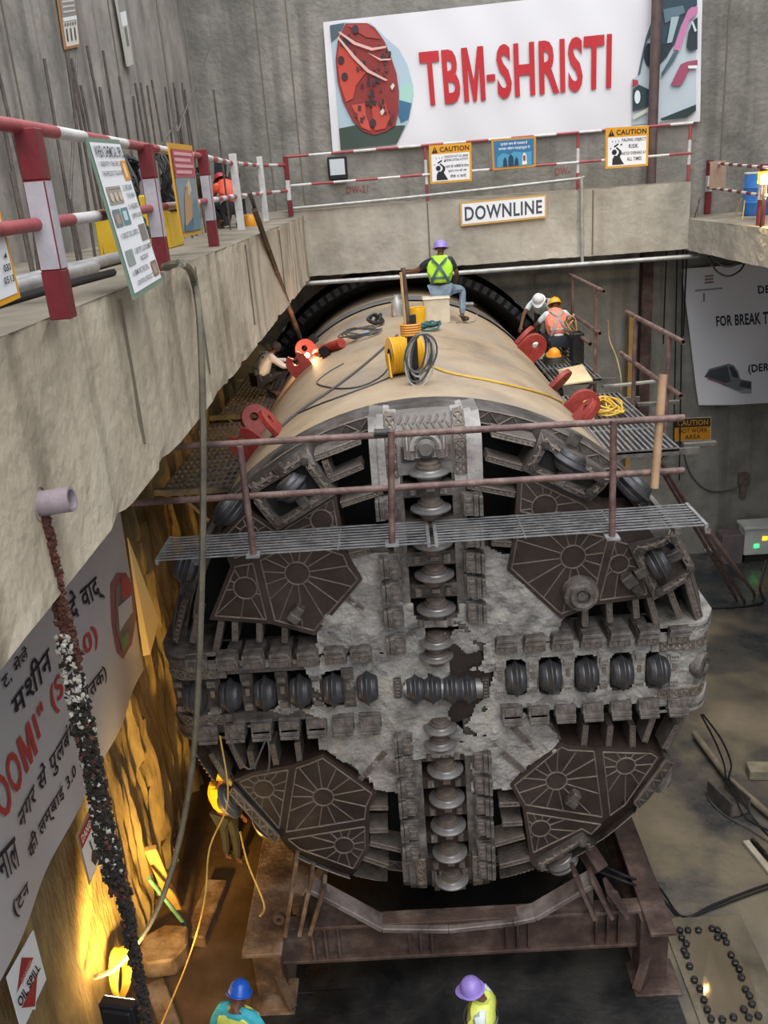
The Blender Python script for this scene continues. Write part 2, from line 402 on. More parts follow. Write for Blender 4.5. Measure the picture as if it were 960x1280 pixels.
def plate(mb, poly, off, back, mi=0, cuts=3):             # a plate standing `off` out of the face, `back` deep
    bm = bmesh.new(); vs = [bm.verts.new((a, c, 0)) for a, c in poly]; f = bm.faces.new(vs)
    bmesh.ops.triangulate(bm, faces=[f]); bmesh.ops.subdivide_edges(bm, edges=bm.edges[:], cuts=cuts, use_grid_fill=True)
    bm.verts.index_update(); bm.verts.ensure_lookup_table()
    mb.add([C3(v.co.x, v.co.y, off) for v in bm.verts], [[v.index for v in f.verts] for f in bm.faces], mi)
    bm.free(); n = len(poly)
    for i in range(n):
        p = Vector(poly[i]); q = Vector(poly[(i + 1) % n]); m = cuts + 1; vs = []
        for k in range(m + 1):
            c = p + (q - p) * (k / m); e = C3(c.x, c.y, off); vs += [e, Vector((e.x, e.y + back, e.z))]
        mb.add(vs, [(2 * k, 2 * k + 1, 2 * k + 3, 2 * k + 2) for k in range(m)], mi)
def inset(poly, d):
    P = [Vector(p) for p in poly]; c = sum(P, Vector((0, 0))) / len(P)
    A = sum(P[i].x * P[(i + 1) % len(P)].y - P[(i + 1) % len(P)].x * P[i].y for i in range(len(P)))
    s = 1 if A > 0 else -1; out = []
    for i in range(len(P)):
        a = (P[i] - P[i - 1]).normalized(); e = (P[(i + 1) % len(P)] - P[i]).normalized()
        n1 = Vector((-a.y, a.x)) * s; n2 = Vector((-e.y, e.x)) * s; m = (n1 + n2)
        if m.length < .2: m = n1
        m.normalize(); k = d / max(.45, m.dot(n1)); out.append(P[i] + m * k)
    return out
def hit(c, a, poly):
    d = Vector((math.cos(a), math.sin(a))); best = None
    for i in range(len(poly)):
        p = Vector(poly[i]); e = Vector(poly[(i + 1) % len(poly)]) - p; w_ = p - Vector(c)
        den = d.x * e.y - d.y * e.x
        if abs(den) < 1e-9: continue
        t = (w_.x * e.y - w_.y * e.x) / den; s = (w_.x * d.y - w_.y * d.x) / den
        if t > 0 and -1e-6 <= s <= 1 + 1e-6 and (best is None or t < best): best = t
    return best
def Z3(L): return [CH(180 + x / 2.526, 780 + y / 2.526) for x, y in L]
def Z4(L): return [CH(540 + x / 2.526, 780 + y / 2.526) for x, y in L]
def Z1(L): return [CH(180 + x / 2.526, 480 + y / 2.526) for x, y in L]
def Z2(L): return [CH(540 + x / 2.526, 480 + y / 2.526) for x, y in L]
PO = .05
def wear_plate(Zf, outline, subs, zig=()):
    mb = MB(); plate(mb, Zf(outline), PO, .5)
    for (poly, ros, rr, nr) in subs:
        P = inset(Zf(poly), .03)
        for i in range(len(P)): bead(mb, P[i], P[(i + 1) % len(P)], .02, .014, 1, PO)
        if ros:
            c = Zf([ros])[0]; r = rr
            bead_ring(mb, c, r, .022, .016, 1, PO)
            vs = [C3(c[0] + (r - .02) * math.cos(2 * PI * k / 20), c[1] + (r - .02) * math.sin(2 * PI * k / 20), PO + .008) for k in range(20)]
            mb.add(vs, [tuple(range(20))], 2)
            a0 = rnd.random()
            for k in range(nr):
                a = a0 + 2 * PI * k / nr; t = hit(c, a, P)
                if t and t > r + .05: bead(mb, (c[0] + math.cos(a) * r, c[1] + math.sin(a) * r), (c[0] + math.cos(a) * t, c[1] + math.sin(a) * t), .016, .012, 1, PO)
    for q in zig:
        A = Zf(q); a, d_, c, e = [Vector(p) for p in A]      # a->d_ one long edge, e->c the other
        pl = [a, d_, c, e]; plate(mb, pl, PO + .05, .2, 3)
        for p, q2 in ((a, d_), (d_, c), (c, e), (e, a)): bead(mb, p, q2, .03, .02, 1, PO + .05)
        n = max(5, int((d_ - a).length / .075)); prev = None
        for k in range(n + 1):
            t = k / n; p = (a + (d_ - a) * t) if k % 2 else (e + (c - e) * t)
            if prev is not None: bead(mb, prev, p, .022, .016, 1, PO + .05)
            prev = p
    return mb.build('wear_plate', [panel_m, bead_m, panel_m, ch_m], TBM)
wear_plate(Z3, [(285, 485), (345, 460), (470, 437), (515, 422), (565, 403), (735, 525), (713, 572), (710, 700), (640, 822), (485, 750), (430, 665)],
    [([(292, 490), (345, 466), (465, 445), (432, 650)], (380, 512), .13, 12), ([(475, 443), (520, 428), (565, 408), (728, 525), (708, 570), (704, 612), (442, 655)], (567, 538), .13, 13),
     ([(442, 667), (704, 624), (705, 698), (665, 770), (490, 705)], (632, 690), .125, 12)], [[(478, 722), (650, 785), (640, 820), (478, 755)], [(285, 500), (430, 655), (415, 670), (275, 515)]])
wear_plate(Z4, [(245, 500), (345, 415), (405, 366), (430, 378), (690, 388), (755, 430), (660, 582), (515, 705), (310, 748), (285, 575)],
    [([(250, 500), (405, 373), (430, 384), (515, 388), (543, 608), (288, 568)], (390, 487), .13, 13), ([(528, 390), (690, 395), (718, 412), (612, 565), (553, 608)], (608, 440), .12, 12),
     ([(288, 580), (543, 620), (500, 662), (470, 645), (312, 722)], (340, 637), .125, 12)], [[(632, 548), (732, 412), (757, 430), (660, 582)], [(512, 692), (632, 585), (660, 602), (535, 718)]])
wear_plate(Z1, [(208, 738), (275, 570), (240, 470), (330, 385), (425, 450), (605, 338), (640, 525), (690, 612), (540, 788), (405, 752)],
    [([(215, 732), (285, 565), (352, 552), (398, 745)], (322, 638), .135, 10), ([(360, 548), (430, 512), (560, 505), (636, 530), (652, 570), (685, 612), (540, 780), (408, 745)], (485, 592), .14, 15),
     ([(432, 452), (602, 345), (632, 520), (560, 495), (400, 520)], (562, 425), .125, 11), ([(250, 472), (328, 392), (420, 455), (390, 510), (285, 555)], (335, 470), .11, 9)])
wear_plate(Z2, [(268, 305), (345, 262), (560, 400), (640, 400), (700, 480), (830, 582), (690, 668), (510, 692), (405, 735), (235, 582), (255, 480)],
    [([(258, 485), (265, 412), (560, 475), (510, 685), (402, 728), (240, 580)], (442, 540), .14, 14), ([(272, 308), (300, 285), (480, 370), (560, 465), (268, 403)], (352, 383), .14, 12),
     ([(570, 480), (640, 500), (685, 662), (515, 685)], (587, 562), .11, 9)], [[(755, 455), (832, 580), (815, 592), (740, 468)]])
# ---- the muck-filled plates between panels and spokes and the hub
def base(mb, poly, off=0.0, back=.45): plate(mb, poly, off, back, 0, 2)
Q_UL = [CH(*p) for p in ((395, 815), (396, 780), (440, 728), (430, 690), (470, 672), (497, 700), (505, 815))]
Q_UR = [CH(*p) for p in ((590, 815), (588, 700), (600, 680), (640, 700), (705, 770), (695, 800), (610, 815))]
Q_LL = [CH(*p) for p in ((396, 900), (402, 930), (471, 985), (505, 990), (515, 975), (510, 890), (400, 885))]
Q_LR = [CH(*p) for p in ((590, 985), (640, 985), (655, 960), (705, 930), (690, 905), (625, 885), (590, 885))]
for q in (Q_UL, Q_UR, Q_LL, Q_LR): mb = MB(); base(mb, q, -.02); mb.build('face_plate', ch_m, TBM)
mb = MB(); mb.lathe([(.001, -.0), (.62, -.0), (.66, .05), (.66, .5)], (0, 0, ZC), (0, 1, 0), 40); mb.build('hub_plate', panel_m, TBM)

# ---- spokes: two rails and cross blocks, cutters in the recesses between them
V_UP = [588, 633, 677, 716, 758]; V_DN = [958, 994, 1028, 1061.5, 1095]
up_c = [CH(537 + (y - 590) * .04, y)[1] for y in V_UP]; dn_c = [CH(549 + (y - 904) * .04, y)[1] for y in V_DN]
L_X = [245, 289, 332, 376, 417.5]; R_X = [644, 687, 732, 775.5, 820]
l_c = [CH(x, 868 - (x - 245) * .035)[0] for x in L_X]; r_c = [CH(x, 851 - (x - 644) * .047)[0] for x in R_X]
UT, UC = .27, .42
def dots(mb, c, ex, ey, nx, ny, s, gap, off, mi=1):       # rows of little hard-metal tiles
    for i in range(nx):
        for j in range(ny):
            p = Vector(c) + Vector(ex) * ((i - (nx - 1) / 2) * gap) + Vector(ey) * ((j - (ny - 1) / 2) * gap)
            mb.box(p, (s if ex[0] else s * (1 if ey[0] else 1), .012, s), None, mi)
def spoke(vertical, sgn, centres, m, cross_m):
    a = 1 if vertical else 0
    def W(t, s, off): return C3(*((s, t) if vertical else (t, s)), off)
    t0, t1 = .55 * sgn, 2.62 * sgn
    mb = MB()
    for s0, s1 in ((-UC, -UT), (UT, UC)):
        P = [(s0, t0), (s1, t0), (s1, t1), (s0, t1)]
        if not vertical: P = [(y, x) for x, y in P]
        plate(mb, P, 0.0, .62, 0, 3)
    cs = sorted(centres, key=abs); lim = []
    for i, c in enumerate(cs):
        lo = cs[i - 1] if i else c - sgn * .36
        lim.append(((lo + c) / 2))
    lim.append(cs[-1] + sgn * .2)
    for i, l in enumerate(lim):
        hw = .085 if vertical else .075
        P = [(-UT, l - hw), (UT, l - hw), (UT, l + hw), (-UT, l + hw)]
        if not vertical: P = [(y, x) for x, y in P]
        plate(mb, P, .02, .5, 2, 1)
        for s in (-.17, .17):                                # bolt blocks on the cross piece
            e = W(l, s, .035); mb.box(e, (.075, .05, .1) if vertical else (.1, .05, .075), None, 0)
            for k in (-1, 0, 1):
                e2 = W(l + k * .03, s, .062); mb.box(e2, (.03, .01, .02) if vertical else (.02, .01, .03), None, 1)
        e = W(l, .03, .03); mb.box(e, (.09, .03, .05) if vertical else (.05, .03, .09), None, 1)
    # floor of the recesses
    P = [(-UT, t0), (UT, t0), (UT, t1), (-UT, t1)]
    if not vertical: P = [(y, x) for x, y in P]
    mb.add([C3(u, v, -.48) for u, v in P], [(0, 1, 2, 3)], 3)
    return mb.build('spoke', [m, bead_m, cross_m, black_m], TBM)
muckrail = mat('muck_caked_steel', ['#464442', '#75726f', '#918e8a', '#9c978c'], 2.2, .9, bump=.9, bscale=20)
spoke(True, 1, up_c, rail_m, ch_m); spoke(True, -1, dn_c, rail_m, panel_m); spoke(False, -1, l_c, rail_m, ch_m); spoke(False, 1, r_c, muckrail, muckrail)

# ---- disc cutters
def disc_mesh(light):
    mb = MB()
    if light: mb.lathe([(.13, -.05), (.155, -.045), (.165, -.03), (.215, -.014), (.226, -.008), (.226, .008), (.215, .014), (.165, .03), (.155, .045), (.13, .05)], (0, 0, 0), (0, 0, 1), 36)
    else: mb.lathe([(.10, -.125), (.135, -.12), (.155, -.10), (.165, -.07), (.172, -.066), (.172, -.05), (.185, -.04), (.20, -.016), (.222, -.004), (.222, .004), (.20, .016), (.185, .04), (.172, .05), (.172, .066), (.165, .07), (.155, .10), (.135, .12), (.10, .125)], (0, 0, 0), (0, 0, 1), 36)
    return mb.build('disc_cutter', disc_m if light else discd_m, None)
def hub_mesh():
    mb = MB(); mb.lathe([(.001, -.125), (.095, -.125), (.11, -.115), (.115, -.085), (.138, -.08), (.142, -.055), (.13, -.04), (.13, .04), (.142, .055), (.138, .08), (.115, .085), (.11, .115), (.095, .125), (.001, .125)], (0, 0, 0), (0, 0, 1), 28)
    return mb.build('hub', hub_m, None)
dl, dd, hb = disc_mesh(True), disc_mesh(False), hub_mesh()
ml, md, mh = dl.data, dd.data, hb.data
for o in (dl, dd, hb): bpy.data.objects.remove(o)
def disc(u, v, axis, light=True, off=.04, sc_=1.0):
    axis = Vector((axis[0], 0, axis[1])).normalized(); y = Vector((0, 1, 0)); x = y.cross(axis)
    M = frame(C3(u, v, off), x, y, axis) @ Matrix.Scale(sc_, 4)
    o = inst(ml if light else md, 'disc_cutter', TBM, M)
    h = bpy.data.objects.new('hub', mh); COL.objects.link(h); h.parent = o
    return o
for c in up_c: disc(.02, c, (0, 1))
for c in dn_c: disc(.02, c, (0, 1))
for y in (799, 816.5): u, v = CH(545, y); disc(u, v, (0, 1), True, .05, .9)
for y in (905, 924): u, v = CH(550, y); disc(u, v, (0, 1), True, .05, .9)
for c in l_c + [CH(460, 861)[0]]: disc(c, 0.0, (1, 0), False)
for c in r_c: disc(c, 0.0, (1, 0), False)
for x in (519, 540, 564, 583): u, v = CH(x, 857.5); disc(u, v, (1, 0), False, .06, .88)
mb = MB(); a = CH(506, 858); c = CH(600, 856.5)
mb.tube([C3(*a, .06), C3(*c, .06)], .12, 20); mb.tube([C3(a[0] - .02, a[1], .06), C3(c[0] + .02, c[1], .06)], .09, 20)
mb.build('centre_cutter_shaft', disc_m, TBM)
for x in (497, 606):
    mb = MB(); u, v = CH(x, 857); mb.box(C3(u, v, .04), (.09, .08, .26), None, 0)
    for k in range(-2, 3): mb.box(C3(u, v + k * .045, .085), (.05, .014, .022), None, 1)
    mb.build('shaft_clamp', [ch_m, bead_m], TBM, .01)

# ---- scrapers along the edges of the spokes
def scraper_mesh():
    mb = MB()                                              # local: x along the spoke, y into the face, z outwards from the spoke
    mb.boxx(-.13, .13, -.05, .30, -.10, .10, 0)
    mb.boxx(-.125, .125, -.11, .02, -.08, .04, 0); mb.boxx(-.12, .12, -.15, .05, .03, .085, 0); mb.boxx(-.115, .115, -.17, .05, .09, .13, 0)
    for i in range(3): mb.boxx(-.085 + i * .067, -.045 + i * .067, -.121, -.108, -.06, .01, 1)
    for i in range(3): mb.boxx(-.10, .10, -.158, -.10, .03 + .022 * i, .036 + .022 * i, 1)
    return mb.build('scraper', [tool_m, bead_m], None, .008)
sm_ = scraper_mesh(); sme = sm_.data; bpy.data.objects.remove(sm_)
def scraper(u, v, out):
    z = Vector((out[0], 0, out[1])); y = Vector((0, 1, 0)); x = y.cross(z)
    inst(sme, 'scraper', TBM, frame(C3(u, v, .0), x, y, z) @ Matrix.Diagonal((1, 1, 1, 1)))
for x in (249, 287, 319, 353, 387, 421, 453): u, v = CH(x, 832); scraper(u, .46, (0, 1))
for x in (261, 295, 328, 363, 397, 430, 464): u, v = CH(x, 906); scraper(u, -.46, (0, -1))
for x in (632, 667, 701, 737, 772, 807, 844): u, v = CH(x, 812); scraper(u, .46, (0, 1))
for x in (639, 672, 705, 739, 773.6, 808, 844): u, v = CH(x, 884); scraper(u, -.46, (0, -1))
for y in (632, 704, 736, 768, 802): scraper(-.46, CH(492, y)[1], (-1, 0))
for y in (627.5, 667, 699, 729, 762): scraper(.46, CH(585, y)[1], (1, 0))
for y in (925, 950, 980, 1003, 1033, 1060): scraper(-.46, CH(512, y)[1], (-1, 0))
for y in (946, 975.6, 1001, 1028, 1058, 1081): scraper(.46, CH(598, y)[1], (1, 0))

# ---- shoulders where the spokes turn over the rim
def shoulder(vertical, sgn, hw, m, core):
    mb = MB()
    def pl(s0, s1, t0, t1, off, back, mi):
        P = [(s0, t0), (s1, t0), (s1, t1), (s0, t1)]
        if not vertical: P = [(y, x) for x, y in P]
        plate(mb, P, off, back, mi, 5)
    def bd(s0, t0, s1, t1, off):
        A, B = ((s0, t0), (s1, t1)) if vertical else ((t0, s0), (t1, s1)); bead(mb, A, B, .025, .016, 1, off)
    t0, t1 = sgn * 2.62, sgn * 3.28
    pl(-hw, hw, t0, t1 - sgn * .02, 0.0, .32, 2)
    for s in (-1, 1):
        pl(s * (hw - .30), s * (hw - .16), t0 - sgn * .1, t1 - sgn * .012, .05, .35, 0)
        n = 5
        for k in range(n):                                  # crossed tiles along both edges
            ta = t0 + (t1 - t0) * k / n; tb = t0 + (t1 - t0) * (k + .85) / n; sa, sb = s * (hw - .285), s * (hw - .175)
            for q in ((sa, ta, sb, ta), (sb, ta, sb, tb), (sb, tb, sa, tb), (sa, tb, sa, ta), (sa, ta, sb, tb), (sb, ta, sa, tb)): bd(*q, .05)
        for (e0, e1, of) in ((.16, .08, .07), (.08, -.01, .04)): pl(s * (hw - e0), s * (hw - e1), t0 - sgn * .12, t1 - sgn * (.03 if e1 > 0 else .055), of, .42 if e1 > 0 else .38, 0)
    return mb, pl, bd, t0, t1
for sgn in (1, -1):
    shm = mat('pale_shoulder_steel', ['#716e6d', '#989594', '#b4b1ae'], 2.4, .7, metal=.1, bump=.4, bscale=18) if sgn > 0 else rail_m  # the top shoulder gets a paler steel than the bottom one
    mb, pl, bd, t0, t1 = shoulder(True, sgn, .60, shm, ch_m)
    for k in range(14):
        s = -.28 + k * .04; bd(s, sgn * 3.18, s + .04, sgn * (3.12 if k % 2 else 3.24), 0.0)
    for s in (-.2, -.1, .1, .2):
        pl(s - .035, s + .035, sgn * 2.82, sgn * 3.1, .05, .1, 0); bd(s - .02, sgn * 2.84, s - .02, sgn * 3.08, .05); bd(s + .02, sgn * 2.84, s + .02, sgn * 3.08, .05)
    if sgn > 0:
        o = C3(0, 2.93, .02); pts = [o + Vector((math.cos(a) * .15, -.02, math.sin(a) * .17 - .02)) for a in [PI * i / 12 for i in range(13)]]
        mb.tube(pts, .035, 6, 0); mb.lathe([(.001, .1), (.07, .1), (.09, .06), (.11, .05), (.11, -.05)], o, (0, -1, 0), 16, 2)
    mb.build('spoke_shoulder', [shm, bead_m, mat('pale_core_steel', ['#5d5a58', '#7f7c7a'], 2.4, .7, metal=.1, bump=.4) if sgn > 0 else ch_m], TBM)
mb, pl, bd, t0, t1 = shoulder(False, 1, .55, muckrail, muckrail)
mb.build('spoke_shoulder', [muckrail, bead_m, muckrail], TBM)
mb, pl, bd, t0, t1 = shoulder(False, -1, .55, rail_m, ch_m); mb.build('spoke_shoulder', [rail_m, bead_m, ch_m], TBM)
# curved guard plates over and under the ends of the level spokes
for sg in (1, -1):
    for up in (1, -1):
        mb = MB(); n = 14
        for (r0, y0, y1, z0, z1) in ((.0, .0, .9, .42, .56), (.03, .05, .9, .5, .6)):
            prof = []
            for k in range(n + 1):
                t = k / n; u = 2.6 + .72 * t; y = dome(min(u, 3.295), 0) - .05
                prof.append((u * sg, y))
            prof.append((3.34 * sg, .9)); prof.append((2.6 * sg, .9))
            mb.prism(prof, (0, 0, ZC), (1, 0, 0), (0, 1, 0), (0, 0, up), z0, z1)
        prev = None
        for k in range(15):
            u = sg * (2.72 + .04 * k); v = up * (.44 if k % 2 else .54)
            if prev: bead(mb, prev, (u, v), .022, .016, 1, .05)
            prev = (u, v)
        mb.build('guard_plate', [muckrail if sg > 0 else rail_m, bead_m], TBM, .012)
# gauge boss at the end of the right spoke
mb = MB(); c = at(880, 852, 'y', .35)
ax = Vector((.75, -.66, 0)).normalized()
mb.lathe([(.001, .02), (.05, .03), (.055, .0), (.09, .0), (.10, .05), (.15, .04), (.17, .0), (.17, -.25)], C3(3.16, -.03), ax, 24); mb.build('gauge_boss', tool_m, TBM)
for (px, py, ax_) in ((285, 640, (-.6, .6)), (229, 716, (-.9, .35)), (287, 1003, (-.8, -.5)), (330, 1053, (-.6, -.75)), (702, 1072, (.45, -.85)), (795, 612, (.7, .7)), (828, 975, (.85, -.5))):
    u, v = CH(px, py); disc(u, v, ax_, py > 900, .02, 1.05 if px != 828 else .9)
# ---- cutter housings set in the upper panels
def housing(Zf, quad, d, axis, open_=True):
    P = [Vector(p) for p in Zf(quad)]; mb = MB(); n = 4; I = inset(P, .11)
    for i in range(4):
        q = [P[i], P[(i + 1) % 4], I[(i + 1) % 4], I[i]]; plate(mb, q, PO + .07, .45, 0, 2)
        bead(mb, P[i] * .5 + I[i] * .5, P[(i + 1) % 4] * .5 + I[(i + 1) % 4] * .5, .03, .02, 1, PO + .07)
        m = int((P[(i + 1) % 4] - P[i]).length / .06); prev = None
        for k in range(m + 1):
            t = k / m; a = P[i].lerp(P[(i + 1) % 4], t); e = I[i].lerp(I[(i + 1) % 4], t); p = a.lerp(e, .2 if k % 2 else .8)
            if prev is not None: bead(mb, prev, p, .018, .014, 1, PO + .07)
            prev = p
        c = I[i] * .8 + P[i] * .2; o = C3(c.x, c.y, PO + .07)
        mb.lathe([(.001, .06), (.022, .06), (.026, .045), (.045, .045), (.05, .03), (.05, -.02)], o, (0, -1, 0), 12)
    mb.add([C3(p.x, p.y, PO + .004) for p in I], [(0, 1, 2, 3)], 2)
    mb.build('cutter_housing', [ch_m, bead_m, black_m], TBM)
    if d:
        u, v = Zf([d])[0]; disc(u, v, axis, False, .10, .95)
        a = Vector((axis[0], axis[1])).normalized()
        for s in (-1, 1): mb = MB(); mb.box(C3(u + a.x * s * .2, v + a.y * s * .2, PO + .05), (.16, .1, .12), Matrix.Rotation(-math.atan2(a.y, a.x), 3, 'Y'), 0); mb.build('cutter_saddle', ch_m, TBM, .01)
housing(Z1, [(318, 322), (515, 200), (610, 335), (425, 452)], (468, 318), (-.55, .8))
housing(Z2, [(280, 262), (345, 148), (560, 288), (492, 360)], (430, 238), (.5, .85))
housing(Z2, [(612, 500), (765, 452), (838, 580), (692, 668)], (705, 558), (.9, .4))
housing(Z4, [(312, 742), (472, 645), (520, 690), (365, 790)], None, None)
u, v = Z4([(413, 746)])[0]; disc(u, v, (.45, -.85), True, .12, .95)
# round roller on the upper right panel, lugs on the panels
mb = MB(); u, v = Z2([(463, 648)])[0]
mb.lathe([(.001, .14), (.05, .15), (.055, .12), (.08, .12), (.09, .17), (.13, .18), (.15, .14), (.19, .13), (.205, .09), (.205, -.1)], C3(u, v, PO), (0, -1, 0), 28); mb.build('roller_boss', tool_m, TBM)
for Zf, p, q in ((Z4, (425, 548), (455, 515)), (Z1, (470, 730), (500, 690)), (Z2, (600, 590), (650, 650))):
    a = Zf([p])[0]; c = Zf([q])[0]; mb = MB(); mb.bar(C3(*a, PO + .05), C3(*c, PO + .05), .11, .14, (0, -1, 0)); mb.bar(C3(*a, PO + .1), C3((a[0] + c[0]) / 2, (a[1] + c[1]) / 2, PO + .1), .15, .1, (0, -1, 0)); mb.build('lifting_lug', ch_m, TBM, .015)
# ---- grizzly bars in the openings
def gbar(Zf, p, q, w=.075, deep=.3):
    a = Vector(Zf([p])[0]); c = Vector(Zf([q])[0]); t = (c - a).normalized(); s = Vector((-t.y, t.x)) * w / 2
    mb = MB(); plate(mb, [a - s, c - s, c + s, a + s], .02, deep, 0, 1)
    for e0, e1 in ((a - s * .7, c - s * .7), (a + s * .7, c + s * .7), (c - s * .7, c + s * .7)): bead(mb, e0, e1, .014, .012, 1, .02)
    L_ = (c - a).length; n = max(3, int(L_ / .06))
    for k in range(n):
        m = a.lerp(c, (k + .5) / n); mb.box(C3(m.x, m.y, .026), (.026, .012, .02), None, 1)
    mb.build('grizzly_bar', [bar_m, bead_m], TBM)
for p, q in (((288, 745), (288, 808)), ((365, 745), (365, 810)), ((445, 745), (445, 812)), ((245, 745), (222, 870)), ((172, 725), (155, 812)), ((128, 690), (97, 812)), ((540, 232), (682, 178)), ((585, 302), (690, 258)), ((622, 380), (752, 338)), ((648, 540), (712, 525)), ((622, 658), (690, 712)), ((568, 728), (655, 797)), ((570, 240), (590, 290))): gbar(Z1, p, q)
for p, q in (((328, 188), (190, 155)), ((288, 265), (172, 232)), ((262, 348), (112, 320)), ((255, 505), (188, 500)), ((482, 700), (482, 762)), ((558, 688), (560, 748)), ((640, 672), (645, 735)), ((684, 665), (716, 788)), ((745, 640), (778, 728)), ((805, 605), (845, 745)), ((292, 608), (250, 640)), ((350, 688), (278, 747))): gbar(Z2, p, q, .12 if p == (805, 605) else .075)
for p, q in (((345, 455), (335, 400)), ((418, 442), (405, 378)), ((492, 430), (484, 372)), ((312, 452), (253, 330)), ((262, 488), (212, 408)), ((218, 502), (150, 412)), ((712, 578), (770, 578)), ((712, 650), (770, 648)), ((712, 690), (832, 716)), ((690, 735), (770, 762)), ((650, 790), (765, 835)), ((678, 492), (762, 402))): gbar(Z3, p, q)
for p, q in (((478, 382), (485, 318)), ((556, 384), (563, 320)), ((632, 386), (632, 320)), ((670, 370), (712, 250)), ((732, 392), (772, 318)), ((278, 565), (212, 568)), ((285, 625), (222, 630)), ((292, 668), (178, 700)), ((310, 738), (215, 762)), ((325, 772), (220, 815)), ((298, 468), (192, 378)), ((352, 415), (252, 322))): gbar(Z4, p, q)
# ---- grout dried on the middle of the face
HOLES = [(.02, c, .27, .17) for c in up_c + dn_c] + [(c, 0, .16, .25) for c in l_c[:] + r_c]
def muck_ok(u, v):
    j = .06 * noise.noise(Vector((u * 5, v * 5, 1.3))) + .03 * noise.noise(Vector((u * 13, v * 13, 4)))
    uu, vv = u + j, v + j * .8
    for hx, hy, a, c in HOLES:
        if (abs(u - hx) / a) ** 3 + (abs(v - hy) / c) ** 3 < 1: return False
    if noise.noise(Vector((u * 2.1 + 9, v * 2.1, 2))) > .34 and (abs(u - .28) < .4 and abs(v) < .75): return False
    if math.hypot((u - .22) / .30, (v - .06) / .60) < 1 + 1.1 * noise.noise(Vector((u * 4.3 + 2, v * 4.3, 6))) + .5 * noise.noise(Vector((u * 11, v * 11, 3))) and uu > .13: return False     # bare brown plate right of the middle
    for q in (Q_UL, Q_UR, Q_LL, Q_LR):
        if inpoly(uu, vv, q): return True
    if abs(uu) < .5 and abs(vv) < 1.05: return True
    if abs(vv) < .44 and (-1.45 < uu < 2.95): return True
    if abs(vv) < .44 and uu < 0 and noise.noise(Vector((u * 3, v * 3, 7))) > .18: return True
    return False
st = .024; gx = int(6.2 / st); idx = {}; vs = []; fs = []
def mv(i, k):
    if (i, k) not in idx:
        u = -3.1 + i * st; v = -1.75 + k * st; p = Vector((u, v, 0))
        h = .028 + .055 * noise.noise(p * 1.7 + Vector((3, 1, 0))) + .03 * noise.noise(p * 6) + .018 * noise.noise(p * 15) + .01 * noise.noise(p * 33)
        idx[(i, k)] = len(vs); vs.append(C3(u, v, max(h, .006)))
    return idx[(i, k)]
for i in range(gx):
    for k in range(int(3.5 / st)):
        u = -3.1 + (i + .5) * st; v = -1.75 + (k + .5) * st
        if muck_ok(u, v): fs.append((mv(i, k), mv(i + 1, k), mv(i + 1, k + 1), mv(i, k + 1)))
mb = MB(); mb.add(vs, fs, 0, True); o = mb.build('grout_crust', muck_m, TBM); o['kind'] = 'stuff'; o['label'] = 'pale grout dried on the cutterhead'
# ---- red lugs welded on the shield
def lug_mesh(notch=False):
    mb = MB(); n = 28; out = []; hole = []
    for k in range(n):
        a = 2 * PI * k / n; c, s = math.cos(a), math.sin(a)
        r = .27
        if s < 0: t = min(.27 / max(abs(c), 1e-6), .30 / max(-s, 1e-6)); r = min(t, .40)
        if notch and .9 < a < 1.7: r = .14
        out.append((r * c, r * s + .30)); hole.append((.075 * c, .075 * s + .34))
    vs = []
    for y in (-.05, .05):
        for p in out: vs.append((p[0], y, p[1]))
        for p in hole: vs.append((p[0], y, p[1]))
    fs = []
    for k in range(n):
        j = (k + 1) % n
        fs += [(k, j, n + j, n + k), (2 * n + k, 3 * n + k, 3 * n + j, 2 * n + j), (k, 2 * n + k, 2 * n + j, j), (n + k, n + j, 3 * n + j, 3 * n + k)]
    mb.add(vs, fs)
    return mb
lug_a, lug_b = lug_mesh().build('weld_lug', red_m, None, .008), lug_mesh(True).build('weld_lug', red_m, None, .008)
lda, ldb = lug_a.data, lug_b.data
bpy.data.objects.remove(lug_a); bpy.data.objects.remove(lug_b)
def lug(th, y, yaw, data=None, s=1.0):
    a = math.radians(th); z = Vector((math.sin(a), 0, math.cos(a))); o = Vector((3.17 * z.x, y, ZC + 3.17 * z.z))
    t = Vector((z.z, 0, -z.x)); g = math.radians(yaw); x = t * math.cos(g) + Vector((0, 1, 0)) * math.sin(g)
    inst(data or lda, 'weld_lug', TBM, frame(o, x, z.cross(x), z) @ Matrix.Scale(s, 4))
lug(46, 3.5, 0, None, .85); lug(42, 2.6, 88, None, .75); lug(46, 5.3, 60, None, .8); lug(47, 8.6, 10, None, .95); lug(46, 9.6, 70, None, .95)
lug(-47, 2.9, 0, ldb, .8); lug(-36, 2.3, 88, None, .75); lug(-48, 4.4, 35, None, .85); lug(-37, 6.6, 5, ldb, .75); lug(-36, 7.8, 20, None, .75)
for th, y in ((-37, 9.6), (-27, 6.2)):
    a = math.radians(th); z = Vector((math.sin(a), 0, math.cos(a))); mb = MB()
    mb.box(Vector((3.28 * z.x, y, ZC + 3.28 * z.z)), (.16, .06, .26), Matrix.Rotation(a, 3, 'Y')); mb.box(Vector((3.25 * z.x, y + .15, ZC + 3.25 * z.z)), (.12, .25, .1), Matrix.Rotation(a, 3, 'Y')); mb.build('small_bracket', dark_m, TBM, .01)

